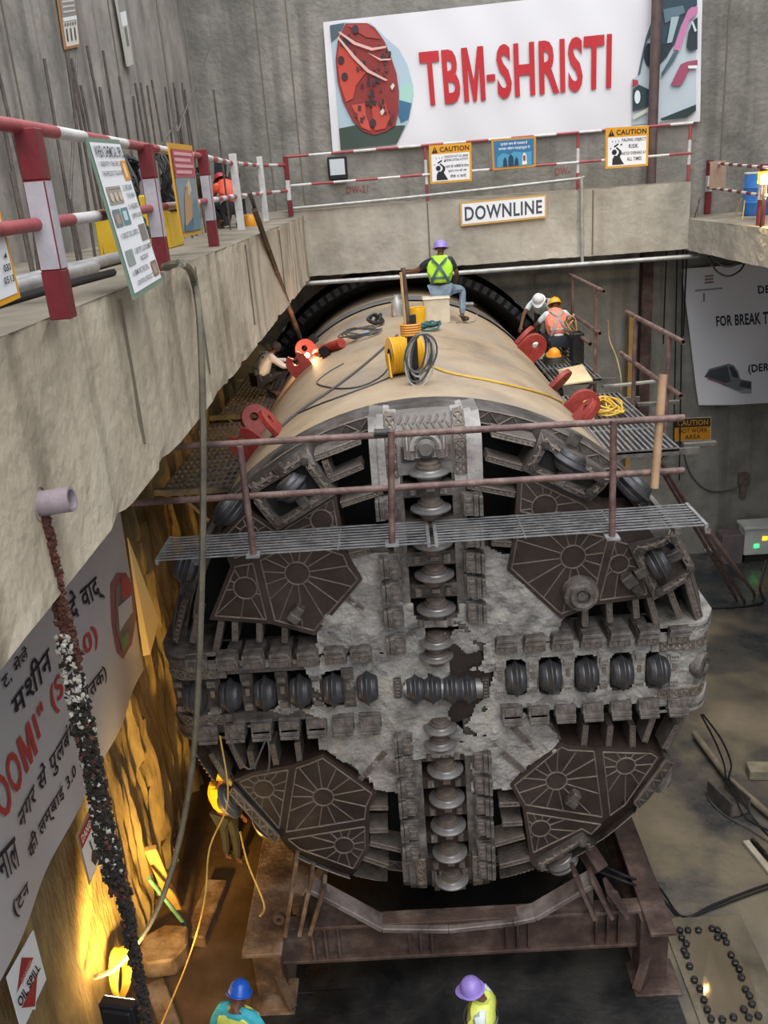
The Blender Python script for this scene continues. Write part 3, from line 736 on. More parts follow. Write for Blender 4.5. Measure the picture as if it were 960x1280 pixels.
# ================================================================== cradle under the machine
CR = empty('steel_cradle', (0, 1, 0), 'rusty steel launching cradle under the machine, I-beam across its front', 'cradle')
def ibeam(a, c, hgt, wid, m, name, parent, tf=.05, stiff=()):
    a = Vector(a); c = Vector(c); mb = MB()
    mb.bar(a + Vector((0, 0, hgt / 2 - tf / 2)), c + Vector((0, 0, hgt / 2 - tf / 2)), wid, tf); mb.bar(a - Vector((0, 0, hgt / 2 - tf / 2)), c - Vector((0, 0, hgt / 2 - tf / 2)), wid, tf)
    mb.bar(a, c, .05, hgt - tf * 1.5)
    o = mb.build(name, m, parent, .006)
    d = (c - a)
    for t in stiff:
        s = MB(); p = a + d * t; y = d.normalized()
        s.bar(p - y * .015, p + y * .015, wid * .92, hgt - 2 * tf); s.build('stiffener', m, parent)
    return o
ibeam((-2.3, -.39, .79), (2.5, -.39, .79), .60, .22, rustd_m, 'front_beam', CR, .05, (.1, .135, .17, .36, .39, .42, .62, .65, .68, .86, .89, .92))
for s, x in ((-1, -2.4), (1, 2.55)):
    m = rust_m if s < 0 else rustd_m; hw = .25 if s < 0 else .16
    mb = MB(); mb.boxx(x - hw, x + hw, -.9, 11.5, 1.06, 1.12); mb.boxx(x - hw, x + hw, -.2, 11.5, .46, .52); mb.boxx(x - .05, x + .05, -.3, 11.5, .5, 1.08); mb.build('side_beam', m, CR, .01)
    mb = MB(); mb.boxx(x - .16 - .04, x + .16, -.62, -.30, 0, 1.05); mb.boxx(x - .3, x + .3, -.85, -.3, 0, .05); mb.build('leg', m, CR, .01)
    for y in (3.5, 7.5): mb = MB(); mb.boxx(x - .16, x + .16, y - .2, y + .2, 0, .48); mb.build('leg', m, CR, .01)
    mb = MB(); mb.bar((x - s * .25, -.75, .03), (x - s * .02, -.5, .5), .12, .12, mi=0); mb.build('foot_brace', m, CR, .008)
# curved saddle plate across the front
A = [at(px, py, 'y', -.44) for px, py in ((383, 1103), (425, 1125), (478, 1154), (560, 1155), (640, 1146), (668, 1140), (742, 1097))]
mb = MB()
for a, c in zip(A, A[1:]): mb.bar(a, c, .26, .07, (0, 0, 1))
mb.build('saddle_plate', mat('scuffed_saddle_steel', ['#3a3230', '#6d625f', '#8d8380'], 2, .55, metal=.3, bump=.4), CR, .01)
mb = MB()
for a, c in zip(A, A[1:]): mb.add([a, c, Vector((c.x, -.44, 1.08)), Vector((a.x, -.44, 1.08))], [(0, 1, 2, 3)]); 
mb.build('saddle_web', rustd_m, CR)
for s, pts in ((-1, ((372, 1078), (392, 1092), (407, 1108))), (1, ((716, 1092), (738, 1100), (757, 1112)))):
    for k, (px, py) in enumerate(pts):
        p = at(px, py, 'y', -.5); q = Vector((p.x - s * (-.0) + s * .25, -.55, 1.13)); mb = MB()
        mb.bar(p + Vector((0, 0, .08)), q, .05, .26, (0, -1, 0)); mb.build('gusset', rust_m if s < 0 else rustd_m, CR, .006)
for px, py in ((349, 1148), (766, 1120)):
    mb = MB(); p = at(px, py, 'y', -.55); mb.lathe([(.035, -.03), (.08, -.03), (.08, .03), (.035, .03), (.035, -.03)], p, (0, 1, 0), 16); mb.build('lifting_eye', rustd_m, CR)
for x, y in ((-1.95, .2), (-1.7, 1.2)):
    mb = MB(); mb.boxx(x - .12, x + .12, y - .5, y + .5, 1.12, 1.3); mb.bar((x, y - .4, 1.2), (x + .5, y + .1, 1.7), .12, .12); mb.build('strut', rust_m, CR, .01)
mb = MB(); mb.bar((2.0, .1, 1.2), (1.7, .5, 1.6), .2, .2); mb.build('strut', rustd_m, CR, .01)

# ================================================================== walkway in front of the cutterhead
WK = empty('walkway_platform', (0, -.4, 6.36), 'narrow grating walkway with brown pipe railing in front of cutterhead', 'walkway')
for x0, x1 in ((-2.9, -.04), (.04, 2.83)):
    mb = MB(); n = 9
    for k in range(n):
        y = -.70 + .62 * k / (n - 1); mb.boxx(x0, x1, y - .009, y + .009, 6.388, 6.40)
    for x in (x0, x1): mb.boxx(x - .018, x + .018, -.72, -.06, 6.35, 6.41)
    nx = 3
    for k in range(1, nx): x = x0 + (x1 - x0) * k / nx; mb.boxx(x - .006, x + .006, -.70, -.08, 6.37, 6.386)
    mb.build('grating', grate_m, WK)
for (bx, by), (tx, ty) in (((317, 692), (300, 560)), ((490, 678), (489, 541)), ((765, 670), (767, 528))):
    p = at(bx, by, 'y', -.78); q = at(tx, ty, 'y', -.78); mb = MB(); mb.tube([(p.x, -.78, p.z), (q.x, -.78, q.z + .02)], .035, 12)
    o = mb.build('post', pipe_m, WK)
    mb = MB(); mb.boxx(p.x - .07, p.x + .07, -.86, -.70, p.z - .02, p.z); mb.build('foot_plate', grate_m, o)
for (a, c) in (((175, 628), (855, 588)), ((205, 559), (855, 522))):
    p = at(*a, 'y', -.73); q = at(*c, 'y', -.73); mb = MB(); z = (p.z + q.z) / 2
    mb.pipe((p.x - .35, -.73, p.z), (q.x, -.73, q.z), .034, .026, 14); mb.build('rail', pipe_m, WK)
mb = MB(); mb.pipe((-.52, -.735, 7.62), (-.36, -.735, 7.615), .043, .034, 14); mb.build('rail_sleeve', dark_m, WK)
for x in (-2.5, 2.55): mb = MB(); mb.bar((x, -.68, 6.33), (x, .62, 6.33), .06, .06); mb.build('bracket', dgrate_m, WK)
mb = MB(); mb.bar(at(885, 664, 'z', 6.34), at(943, 742, 'z', 0.03), .05, .05); mb.build('leg', pipe_m, WK)

# ================================================================== side platforms
def platform(name, x0, x1, y0, y1, z, label, along, slots=False):
    t = empty(name, ((x0 + x1) / 2, (y0 + y1) / 2, z - .1), label, 'platform', None)
    mb = MB()
    n = int((x1 - x0) / .085)
    for k in range(n + 1): x = x0 + (x1 - x0) * k / n; mb.boxx(x - .016, x + .016, y0, y1, z - .045, z)
    m = int((y1 - y0) / (.22 if slots else 1.2))
    for k in range(m + 1): y = y0 + (y1 - y0) * k / m; mb.boxx(x0, x1, y - (.035 if slots else .02), y + (.035 if slots else .02), z - .04, z - (.004 if slots else .012))
    mb.build('grating', dgrate_m if slots else grate_m, t)
    for y in (y0, y1): mb = MB(); mb.boxx(x0, x1, y - .02, y + .02, z - .10, z + .004); mb.build('end_bar', dgrate_m, t)
    return t
PA = platform('side_platform', 2.78, 3.8, 3.25, 6.9, 6.0, 'barred steel platform beside the shield with yellow hose heaped on it', 'y')
PB = platform('side_platform', 2.85, 3.8, 8.2, 12.2, 6.0, 'barred steel platform by the tunnel mouth where two workers bend down', 'y')
PC = platform('side_platform', -3.75, -2.75, 2.9, 6.6, 6.0, 'slotted steel platform under the left ledge, nearer the cutterhead', 'y', True)
PD = platform('side_platform', -3.7, -2.7, 7.3, 11.2, 6.0, 'slotted steel platform under the left ledge with the welder on it', 'y', True)
def prail(t, x, y0, y1, z, r=.04): mb = MB(); mb.pipe((x, y0, z), (x, y1, z), r, r * .78, 12); mb.build('rail', pipe_m, t)
def ppost(t, x, y, z0, z1, r=.036): mb = MB(); mb.tube([(x, y, z0), (x, y, z1)], r, 10); mb.build('post', pipe_m, t)
prail(PA, 3.87, 3.5, 6.65, 7.50); prail(PA, 3.87, 3.5, 7.0, 6.71)
ppost(PA, 3.85, 4.1, 5.9, 7.5); ppost(PA, 3.85, 6.0, 5.9, 7.5)
prail(PB, 3.78, 8.05, 11.4, 7.71); prail(PB, 3.78, 8.3, 11.9, 6.87); prail(PB, 3.68, 8.7, 12.3, 6.6)
ppost(PB, 3.76, 8.6, 5.4, 7.7); ppost(PB, 3.76, 10.9, 5.6, 7.7)
for t, x, y in ((PA, 3.3, 3.4), (PA, 3.3, 6.7), (PB, 3.3, 8.4), (PB, 3.3, 11.9)):
    mb = MB(); mb.bar((2.5, y, 5.9), (4.15, y, 5.9), .07, .09); mb.bar((2.9, y, 5.0), (3.7, y, 5.88), .05, .05); mb.build('bracket', dgrate_m, t)
for t, y in ((PC, 3.1), (PC, 6.4), (PD, 7.5), (PD, 11)):
    mb = MB(); mb.bar((-3.95, y, 5.9), (-2.5, y, 5.9), .07, .09); mb.bar((-2.95, y, 5.1), (-3.6, y, 5.88), .05, .05); mb.build('bracket', dgrate_m, t)
for a, c in (((812, 600), (931, 753)), ((800, 590), (921, 750))):
    p = at(*a, 'x', 3.6); mb = MB(); mb.bar((3.6, p.y, 5.85), at(*c, 'z', .02), .05, .05); mb.build('leg', pipe_m, PA)
mb = MB(); mb.bar((4.0, 6.3, 5.9), (4.75, 6.3, 5.9), .1, .06); mb.build('cantilever_bar', dgrate_m, PA, .004)
mb = MB(); mb.bar((4.0, 3.7, 5.9), (4.5, 3.7, 5.9), .1, .06); mb.build('cantilever_bar', dgrate_m, PA, .004)
mb = MB(); mb.bar((3.9, 8.5, 5.75), (5.2, 8.7, 5.75), .09, .05); mb.build('cantilever_bar', galv_m, PB, .004)
# loose pieces round the platforms
def single(name, mb, m, label, cat, bevel=0, group=None):
    return tag(mb.build(name, m, None, bevel), label, cat, group)
mb = MB(); mb.pipe(at(829, 468, 'y', -.62), at(818, 610, 'y', -.8), .042, .033, 14); single('scaffold_pipe', mb, mat('tan_pipe', ['#8d6f55', '#b39475'], 4, .6, bump=.2), 'tan pipe leaning upright against the right end of the walkway railing', 'pipe')
mb = MB(); b_ = [at(*p, 'z', 6.03) for p in ((697, 462), (728, 455), (741, 475), (704, 480))]
mb.add(b_ + [q - Vector((0, 0, .03)) for q in b_], [(0, 1, 2, 3), (7, 6, 5, 4), (0, 4, 5, 1), (1, 5, 6, 2), (2, 6, 7, 3), (3, 7, 4, 0)]); single('plywood_sheet', mb, mat('pale_plywood', ['#c9b48f', '#dccaa8'], 3, .8, bump=.1), 'pale plywood sheet lying across the steel platform by the crouching workers', 'plywood')
mb = MB(); rnd.seed(3)
pts = []; c0 = at(752, 513, 'z', 6.03)
for k in range(70): a = k * .9; r = .12 + .3 * rnd.random(); pts.append(c0 + Vector((math.cos(a) * r * .9, math.sin(a) * r * 1.6, .02 + .12 * rnd.random())))
mb.tube(spline(pts, 4), .016, 6); single('coiled_hose', mb, mat('yellow_hose', ['#c59a2a', '#e0bc55'], 4, .5, bump=0), 'tangled yellow hose heaped on the platform beside a red lug', 'hose')
mb = MB(); c0 = at(736, 520, 'z', 6.1)
vs = []; 
for k in range(40):
    d = Vector((rnd.gauss(0, 1), rnd.gauss(0, 1), rnd.gauss(0, 1))).normalized() * (.10 + .05 * rnd.random()); vs.append(d)
bm = bmesh.new()
for v in vs: bm.verts.new(v + c0)
bmesh.ops.convex_hull(bm, input=bm.verts); bm.verts.index_update(); bm.verts.ensure_lookup_table()
mb.add([v.co for v in bm.verts if v.link_faces], []) if False else None
idx_ = {v: i for i, v in enumerate([v for v in bm.verts if v.link_faces])}
mb.add([v.co for v in idx_], [[idx_[v] for v in f.verts] for f in bm.faces]); bm.free()
single('cloth_rag', mb, mat('white_rag', ['#cfcac0', '#e8e4dc'], 4, .9, bump=.3), 'crumpled white rag beside the yellow hose on the platform', 'rag')
# ================================================================== railings
def striped(mb, a, c, r, pitch=.42, n=10, start=0):
    a = Vector(a); c = Vector(c); L = (c - a).length; k = max(1, round(L / pitch))
    for i in range(k): mb.tube([a.lerp(c, i / k), a.lerp(c, (i + 1) / k)], r, n, (i + start) % 2)
LR_ = empty('guard_railing', (-2.2, 2, ST), 'red and white striped guard railing along the left ledge', 'railing')
prevs = []
for (b0, t0, col) in (((80, 398), (40, 160), 0), ((205, 338), (185, 180), 0), ((268, 308), (248, 187), 0), ((302, 288), (293, 192), 1), ((333, 277), (322, 196), 1)):
    p = at(*b0, 'z', ST); q = at(*t0, 'y', p.y); mb = MB(); h = (q.z - ST)
    w_ = .055
    for z0, z1, mi in ((0, .27, 0), (.27, .74, 1), (.74, 1.0, 0)):
        mi = 1 if col else mi
        mb.boxx(p.x - w_, p.x + w_, p.y - w_, p.y + w_, ST + h * z0, ST + h * z1, mi)
    mb.build('post', [maroon_m, mat('grey_white_paint', ['#9b97a0', '#b9b5bd'], 5, .5, bump=.1)] if not col else [white_m, white_m], LR_, .006)
    prevs.append((p, q))
mb = MB(); p = Vector((-2.35, 11.15, ST)); 
for z0, z1, mi in ((0, .33, 0), (.33, .75, 1), (.75, 1.22, 0)): mb.boxx(p.x - .05, p.x + .05, p.y - .05, p.y + .05, 9.4 + z0, 9.4 + z1, mi)
mb.build('post', [maroon_m, white_m], LR_, .006)
line = [Vector((-1.9, -9.0, ST))] + [q[0] for q in prevs] + [p]
for hh in (.9, .46):
    mb = MB()
    for a, c in zip(line, line[1:]):
        ya = .0; za = .93 + (.14 * (a.y + 5) / 16); zc = .93 + (.14 * (c.y + 5) / 16); f = hh / .9
        striped(mb, a + Vector((-.03, 0, za * f)), c + Vector((-.03, 0, zc * f)), .034, .62)
    mb.build('rail', [mat('faded_red_paint', ['#8b3a40', '#a34b50'], 4, .5, bump=.1), white_m], LR_)
BR = empty('guard_railing', (2.3, 11.4, 9.5), 'red and white striped guard railing on the back beam under the banner', 'railing')
for x in (.66, 3.97, 7.0 - .62):
    mb = MB()
    for z0, z1, mi in ((0, .35, 0), (.35, .85, 1), (.85, 1.15, 0)): mb.tube([(x, 11.45, 9.5 + z0), (x, 11.45, 9.5 + z1)], .035, 10, mi)
    mb.build('post', [mat('faded_red_paint', ['#8b3a40'], 4), white_m], BR)
for z0, z1, n in ((10.62, 10.68, 0), (10.03, 10.08, 1)):
    mb = MB(); striped(mb, (-2.35, 11.42, z0), (6.42, 11.42, z1), .028, .5, 10, n); mb.build('rail', [mat('faded_red_paint', ['#8b3a40'], 4), white_m], BR)
RR_ = empty('guard_railing', (6.7, 9.5, 8.72), 'maroon and white guard railing on the right ledge beside blue barrel', 'railing')
rp_ = []
for (b0, t0) in (((884, 268), (886, 200)), ((950, 282), (953, 205))):
    p = at(*b0, 'z', 8.72); q = at(*t0, 'y', p.y); mb = MB(); h = q.z - 8.72
    for z0, z1, mi in ((0, .42, 0), (.42, .72, 1), (.72, 1.0, 0)): mb.boxx(p.x - .06, p.x + .06, p.y - .06, p.y + .06, 8.72 + h * z0, 8.72 + h * z1, mi)
    mb.build('post', [maroon_m, white_m], RR_, .006); rp_.append((p, q))
for f in (.95, .5):
    mb = MB(); a = rp_[0][0].lerp(rp_[0][1], f); c = rp_[1][0].lerp(rp_[1][1], f); d = (c - a)
    striped(mb, a - d * .12, c + d * .6, .03, .4, 10, 1); mb.build('rail', [maroon_m, white_m], RR_)
# ================================================================== pipes and conduits on beam and wall
mb = MB(); mb.tube([(-2.5, 11.18, 7.95), (6.6, 11.18, 7.93)], .05, 12); single('water_pipe', mb, galv_m, 'long pale pipe running level just below the back beam', 'pipe')
mb = MB(); mb.tube(spline([(-2.3, 11.25, 9.56), (0, 11.25, 9.6), (2.5, 11.25, 9.68), (3.9, 11.24, 9.73), (4.0, 11.22, 9.7), (4.01, 11.2, 9.0), (4.03, 11.2, 7.95)], 4), .035, 10); single('conduit_pipe', mb, galv_m, 'thin grey conduit along the top of the back beam, turning down its face', 'pipe')
a = at(822, 0, 'y', 12.3); c = at(815, 234, 'y', 12.3)
mb = MB(); mb.tube([(a.x, 12.35, 9.5), (a.x, 12.35, 15)], .11, 16); single('steel_post', mb, mat('dark_brown_post', ['#4b3c3b', '#665452'], 3, .6, metal=.1, bump=.2), 'dark brown round post standing in front of the banner', 'post')
a = at(808, 340, 'y', 12.55); mb = MB(); mb.boxx(a.x - .13, a.x + .13, 12.4, 12.68, 3.2, 8.1); single('wall_stanchion', mb, rustd_m, 'dark rusty steel column on the back wall behind the platform posts', 'column', .01)
a = at(786, 440, 'y', 12.5); mb = MB(); mb.boxx(a.x - .06, a.x + .06, 12.3, 12.5, 0, 6.6); single('timber_post', mb, mat('ochre_timber', ['#8a6a3a', '#a98952'], 3, .8, bump=.3), 'ochre timber upright beside the dark column on back wall', 'timber')
mb = MB(); mb.tube([at(318, 262, 'x', -2.02), at(376, 424, 'y', 9.0)], .04, 8); single('leaning_pipe', mb, rustd_m, 'rusty pipe leaning from left ledge down to the shield, nearer one', 'pipe')
mb = MB(); mb.tube([at(312, 240, 'x', -2.0), at(368, 412, 'y', 9.2)], .028, 8); single('leaning_bar', mb, dark_m, 'thin dark bar leaning beside the rusty pipe at left ledge', 'bar')
# seal round the tunnel mouth, with a toothed edge
SE = empty('tunnel_seal', (0, 12, ZC), 'black toothed rubber seal ring around the tunnel mouth', 'seal ring')
mb = MB(); mb.lathe([(3.76, 11.75), (3.74, 12.65)], (0, 0, ZC), (0, 1, 0), 96); mb.lathe([(3.56, 11.9), (3.76, 11.75)], (0, 0, ZC), (0, 1, 0), 96); mb.lathe([(3.56, 11.9), (3.34, 12.65)], (0, 0, ZC), (0, 1, 0), 96); mb.build('rubber_skirt', rubber_m, SE)
mb = MB(); n = 110
for k in range(n):
    a = 2 * PI * k / n; z = Vector((math.cos(a), 0, math.sin(a))); x = Vector((-z.z, 0, z.x))
    mb.box(Vector((0, 11.72, ZC)) + z * 3.68, (.12, .05, .16), Matrix((x, Vector((0, 1, 0)), z)).transposed())
mb.build('clamp_teeth', rubber_m, SE)['kind'] = 'stuff'
# ================================================================== long cables and the garland
def cable(name, pts, r, m, label, cat='cable', n=5, grp=None):
    mb = MB(); mb.tube(spline(pts, n), r, 6); return single(name, mb, m, label, cat, 0, grp)
cable('hanging_cable', [at(205, 334, 'z', 9.42), at(228, 330, 'z', 9.46), at(242, 350, 'x', -2.05), at(251, 420, 'y', -1.3), at(254, 600, 'y', -1.3), at(250, 800, 'y', -1.3), at(241, 950, 'y', -1.25), at(222, 1060, 'y', -1.2), at(193, 1145, 'y', -1.3), at(150, 1205, 'y', -1.4), at(118, 1222, 'x', -4.25)], .032, mat('dusty_hose', ['#57544c', '#807a68'], 4, .6, bump=.2), 'thick dusty hose hanging from the left ledge down to the lamp-lit wall')
mb = MB(); mb.pipe((-2.15, -5.0, 8.53), (-1.93, -5.0, 8.55), .065, .05, 16); mb.lathe([(.065, 0), (.09, .0), (.09, .03)], (-2.12, -5, 8.53), (1, 0, 0), 16); single('pipe_stub', mb, mat('mauve_grey_pipe', ['#7d7078', '#9b8f96'], 4, .5, bump=.2), 'short grey pipe stub sticking out of left ledge holding the garland', 'pipe')
GA = empty('flower_garland', (-2.06, -5, 8.5), 'long dried dark flower garland hanging from the pipe stub', 'garland')
gm = [mat('dried_petal_brown', ['#3a211b', '#5c3429'], 30, .9, bump=0), mat('dried_petal_black', ['#141310', '#2b2822'], 30, .9, bump=0), mat('dried_petal_white', ['#8f8b82', '#c4c0b6'], 30, .9, bump=0)]
def strand(pts, r0, r1, nblob, cols):
    mb = MB(); P = spline(pts, 12)
    for k in range(nblob):
        t = k / nblob; i = t * (len(P) - 1); j = int(i); c = P[j].lerp(P[min(j + 1, len(P) - 1)], i - j); r = r0 + (r1 - r0) * t
        c = c + Vector((rnd.uniform(-1, 1), rnd.uniform(-1, 1), rnd.uniform(-1, 1))) * r * .9; s = rnd.uniform(.5, 1) * .024
        a, e = Vector((rnd.gauss(0, 1), rnd.gauss(0, 1), rnd.gauss(0, 1))).normalized(), None; e = a.orthogonal().normalized(); f = a.cross(e)
        mi = cols(t)
        mb.add([c + a * s, c - a * s * .6, c + e * s, c - e * s * .8, c + f * s, c - f * s], [(0, 2, 4), (0, 4, 3), (0, 3, 5), (0, 5, 2), (1, 4, 2), (1, 3, 4), (1, 5, 3), (1, 2, 5)], mi)
    o = mb.build('petal_strand', gm, GA, 0, False); o['kind'] = 'stuff'
G = lambda *p: [at(x, y, 'y', -5.0) for x, y in p]
strand(G((44, 630), (52, 660), (62, 710), (70, 745), (80, 790), (86, 822)), .018, .028, 420, lambda t: 0)
strand(G((54, 632), (62, 668), (70, 715), (80, 760), (90, 800), (97, 830)), .016, .028, 420, lambda t: 0)
strand(G((82, 800), (92, 850), (104, 905), (116, 960), (126, 1010), (136, 1060), (143, 1092)), .045, .06, 2300, lambda t: 2 if rnd.random() < (.55 if t < .25 else .14) else (0 if rnd.random() < .12 else 1))
strand(G((143, 1080), (152, 1110), (160, 1150), (168, 1195), (177, 1240), (186, 1285), (196, 1340)), .04, .028, 1000, lambda t: 1 if rnd.random() < .8 else 0)
strand(G((134, 1070), (139, 1095), (140, 1117)), .015, .015, 60, lambda t: 0)
# ================================================================== things on the pit floor
mb = MB(); pl = [at(*p, 'z', .03) for p in ((322, 1246), (300, 1290), (860, 1285), (832, 1204))]; pl[1].y = -3.6; pl[2].y = -3.6; pl[1].x -= .3
mb.add(pl + [q - Vector((0, 0, .03)) for q in pl], [(0, 1, 2, 3), (0, 4, 5, 1), (1, 5, 6, 2), (2, 6, 7, 3), (3, 7, 4, 0)]); mb.boxx(-2.15, 2.35, -.5, 11.2, 0, .025); single('floor_sheet_and_shade', mb, dark_m, 'dark wet steel sheet in front of the cradle and dark sheet painting shade under it', 'floor plate')  # the box under the cradle is added to paint the shade there
BP = empty('bolted_plate', (3.5, -.6, 0), 'wet steel base plate with rows of bolt heads on the floor, right of the cradle', 'base plate')
wetp = mat('wet_sandy_plate', ['#47433b', '#665f52', '#776e5e'], 1.2, .30, bump=.12, bscale=10, rough2=.05)
mb = MB(); mb.boxx(2.93, 4.03, -3.4, .38, 0, .03); mb.build('plate', wetp, BP, .004)
mb = MB(); pts = []
for k in range(28):
    a = 2 * PI * k / 28; r = 1 + .16 * noise.noise(Vector((math.cos(a) * 1.7, math.sin(a) * 1.7, 5))); pts.append(Vector((3.42 + .36 * r * math.cos(a), -.62 + .85 * r * math.sin(a), .0335)))
mb.add(pts, [tuple(range(28))]); mb.build('water_film', mat('muddy_water', ['#5d5446', '#6d6252'], 1, .04, bump=0, spec=.6), BP)
for px, py in ((850, 1163), (860, 1163), (852, 1172), (858, 1180), (855, 1188), (873, 1163), (890, 1161), (897, 1163), (897, 1172), (905, 1170), (908, 1178), (914, 1194), (919, 1204), (924, 1212), (927, 1222), (932, 1237), (937, 1245), (940, 1255), (858, 1194), (862, 1208), (868, 1225), (875, 1236), (880, 1250), (884, 1262), (889, 1274), (903, 1275), (917, 1272), (930, 1262), (936, 1272), (948, 1270)):
    q = at(px, py, 'z', .06); mb = MB(); mb.lathe([(.001, .07), (.035, .07), (.045, .06), (.045, 0)], (q.x, q.y, .03), (0, 0, 1), 6, 0, False); mb.build('bolt', dark_m, BP)
mb = MB(); q = at(910, 1000, 'z', .1); d = (at(935, 1010, 'z', 0) - at(890, 968, 'z', 0)).normalized(); d.z = 0; x = Vector((0, 0, 1)).cross(d)
R3 = Matrix((x, d, Vector((0, 0, 1)))).transposed(); chan_m = mat('grey_brown_channel', ['#3a3632', '#5d5750'], 4, .7, bump=.3)
t = empty('channel_section', (q.x, q.y, 0), 'dark steel channel standing open on the floor with cables through it', 'steel channel')
for s in (-.17, .17): mb = MB(); mb.box(Vector((q.x, q.y, .16)) + x * s, (.03, .62, .32), R3); mb.build('flange', chan_m, t, .005)
mb = MB(); mb.box(Vector((q.x, q.y, .04)), (.34, .62, .04), R3); mb.build('web', chan_m, t, .005)
mb = MB(); q = at(948, 964, 'z', .1); mb.box((q.x + .1, q.y, .1), (.55, .28, .2), Matrix.Rotation(-.1, 3, 'Z')); single('concrete_block', mb, mat('block_concrete', ['#6b6456', '#968d7a'], 4, .8, bump=.4), 'pale concrete block lying on the wet floor at right', 'block', .02)
mb = MB(); mb.bar(at(932, 1052, 'z', .04), at(975, 1105, 'z', .04), .1, .06); single('timber_plank', mb, mat('pale_timber', ['#8d8578', '#bdb5a6'], 4, .7, bump=.3), 'pale timber plank on the floor at right, below the channel', 'plank', .005)
mb = MB(); mb.bar(at(940, 1050, 'z', .04), at(985, 1100, 'z', .04), .05, .08); single('steel_angle', mb, dark_m, 'thin dark steel bar lying beside the pale plank', 'bar', .004)
mb = MB(); mb.tube([at(868, 916, 'z', .12), at(912, 975, 'z', .12), at(985, 1038, 'z', .1)], .06, 10); single('floor_pipe', mb, mat('muddy_pipe', ['#5d564a', '#857c6b'], 3, .6, bump=.3), 'muddy pipe on the floor running through the steel channel', 'pipe')
for k, (dx, lab) in enumerate(((0, 'black cable falling from the right of the cutterhead to the steel channel'), (9, 'second black cable beside it bending down to the steel channel'))):
    cable('power_cable', [at(876 + dx * .3, 893, 'z', 1.6), at(893 + dx, 925, 'z', .9), at(905 + dx, 955, 'z', .35), at(908 + dx * .4, 975, 'z', .38), at(920 + dx, 1000, 'z', .3), at(932 + dx, 1022, 'z', .05), at(965, 1040 + dx, 'z', .03)], .016, cable_m, lab)
cable('power_cable', [at(886, 985, 'z', .03), at(887, 1000, 'z', .03), at(905, 1018, 'z', .03), at(935, 1035, 'z', .03), at(965, 1055, 'z', .03)], .012, gcable_m, 'grey cable looping on the floor around the steel channel')
for k, lab in enumerate(('upper black cable from the cradle across the floor to the right edge', 'lower black cable from the cradle across the floor to the right edge')):
    d = 10 * k; cable('power_cable', [at(745, 1078 + d, 'z', 1.2), at(790, 1098 + d * .7, 'z', 1.16), at(822, 1108 + d, 'z', .6), at(845, 1140 + d * .3, 'z', .03), at(862, 1146, 'z', .03), at(890, 1132 + d * .4, 'z', .03), at(930, 1116 + d * .5, 'z', .03), at(975, 1100 + d * .5, 'z', .03)], .018, cable_m, lab)
# left side of the floor
mb = MB(); c = at(205, 1190, 'z', .15); pr_ = [(-.34, -.2), (-.12, -.34), (.22, -.3), (.36, -.05), (.3, .3), (-.05, .34), (-.3, .15)]
mb.prism(pr_, (c.x, c.y, .02), (1, 0, 0), (0, 1, 0), (0, 0, 1), 0, .3); single('rusty_steel_block', mb, rust_m, 'rusty cut steel block lying on the floor below the left wall', 'steel block', .03)
mb = MB(); c = at(258, 1140, 'z', .1); mb.box((c.x, c.y, .1), (.32, 1.1, .2), Matrix.Rotation(-.12, 3, 'Z')); single('timber_sleeper', mb, rust_m, 'rusty brown sleeper on the floor left of the cradle', 'sleeper', .02)
mb = MB(); c = at(205, 1262, 'z', .08); mb.box((c.x, c.y, .08), (.25, .9, .16), Matrix.Rotation(.5, 3, 'Z')); single('timber_sleeper', mb, rust_m, 'brown timber offcut on the floor behind the worker in the blue helmet', 'timber', .02)
mb = MB(); mb.bar(at(188, 1060, 'y', .1), at(220, 1135, 'z', .1), .16, .08); single('timber_board', mb, mat('ochre_timber', ['#8a6a3a'], 3), 'ochre board leaning on the left wall above the green pipe', 'board', .01)
mb = MB(); mb.tube([at(186, 1098, 'y', .0), at(233, 1158, 'z', .06)], .03, 10); single('green_pipe', mb, mat('green_paint', ['#41685c', '#5d8a7b'], 4, .5, bump=.1), 'thin green pipe leaning from the left wall to the floor', 'pipe')
cable('thin_rope', [at(300, 1040, 'y', -.3), at(310, 1080, 'y', -.3), at(330, 1130, 'y', -.75), at(325, 1145, 'y', -1)], .012, mat('yellow_rope', ['#b08a3c', '#cfa95a'], 8, .8, bump=0), 'thin yellow rope hanging from the cutterhead to the cradle', 'rope')
cable('thin_rope', [at(275, 920, 'y', -.35), at(285, 1000, 'y', -.4), at(262, 1060, 'y', -.6), at(255, 1130, 'y', -1.2), at(235, 1200, 'z', .5), at(200, 1285, 'z', .3)], .011, mat('yellow_rope', ['#b08a3c'], 8), 'long thin yellow rope trailing from the left spoke to the floor', 'rope')
cable('thin_rope', [at(280, 905, 'y', -.32), at(300, 950, 'y', -.3), at(316, 960, 'y', -.3), at(333, 925, 'y', -.25), at(337, 950, 'y', -.3), at(334, 970, 'y', -.3)], .012, gcable_m, 'grey cord snagged on the left spoke above the lower panel', 'cord')
t = empty('coiled_cable', at(150, 1215, 'x', -4.2), 'coil of lamp-lit yellow hose hung on the left wall', 'hose coil')
mb = MB(); c = at(152, 1215, 'x', -4.2)
for k in range(6): mb.tube([c + Vector((-.06 + .02 * k, math.cos(2 * PI * i / 24) * (.22 + .02 * k), math.sin(2 * PI * i / 24) * (.33 - .015 * k))) for i in range(25)], .018, 6)
mb.build('coil', mat('yellow_hose', ['#c59a2a'], 4), t)
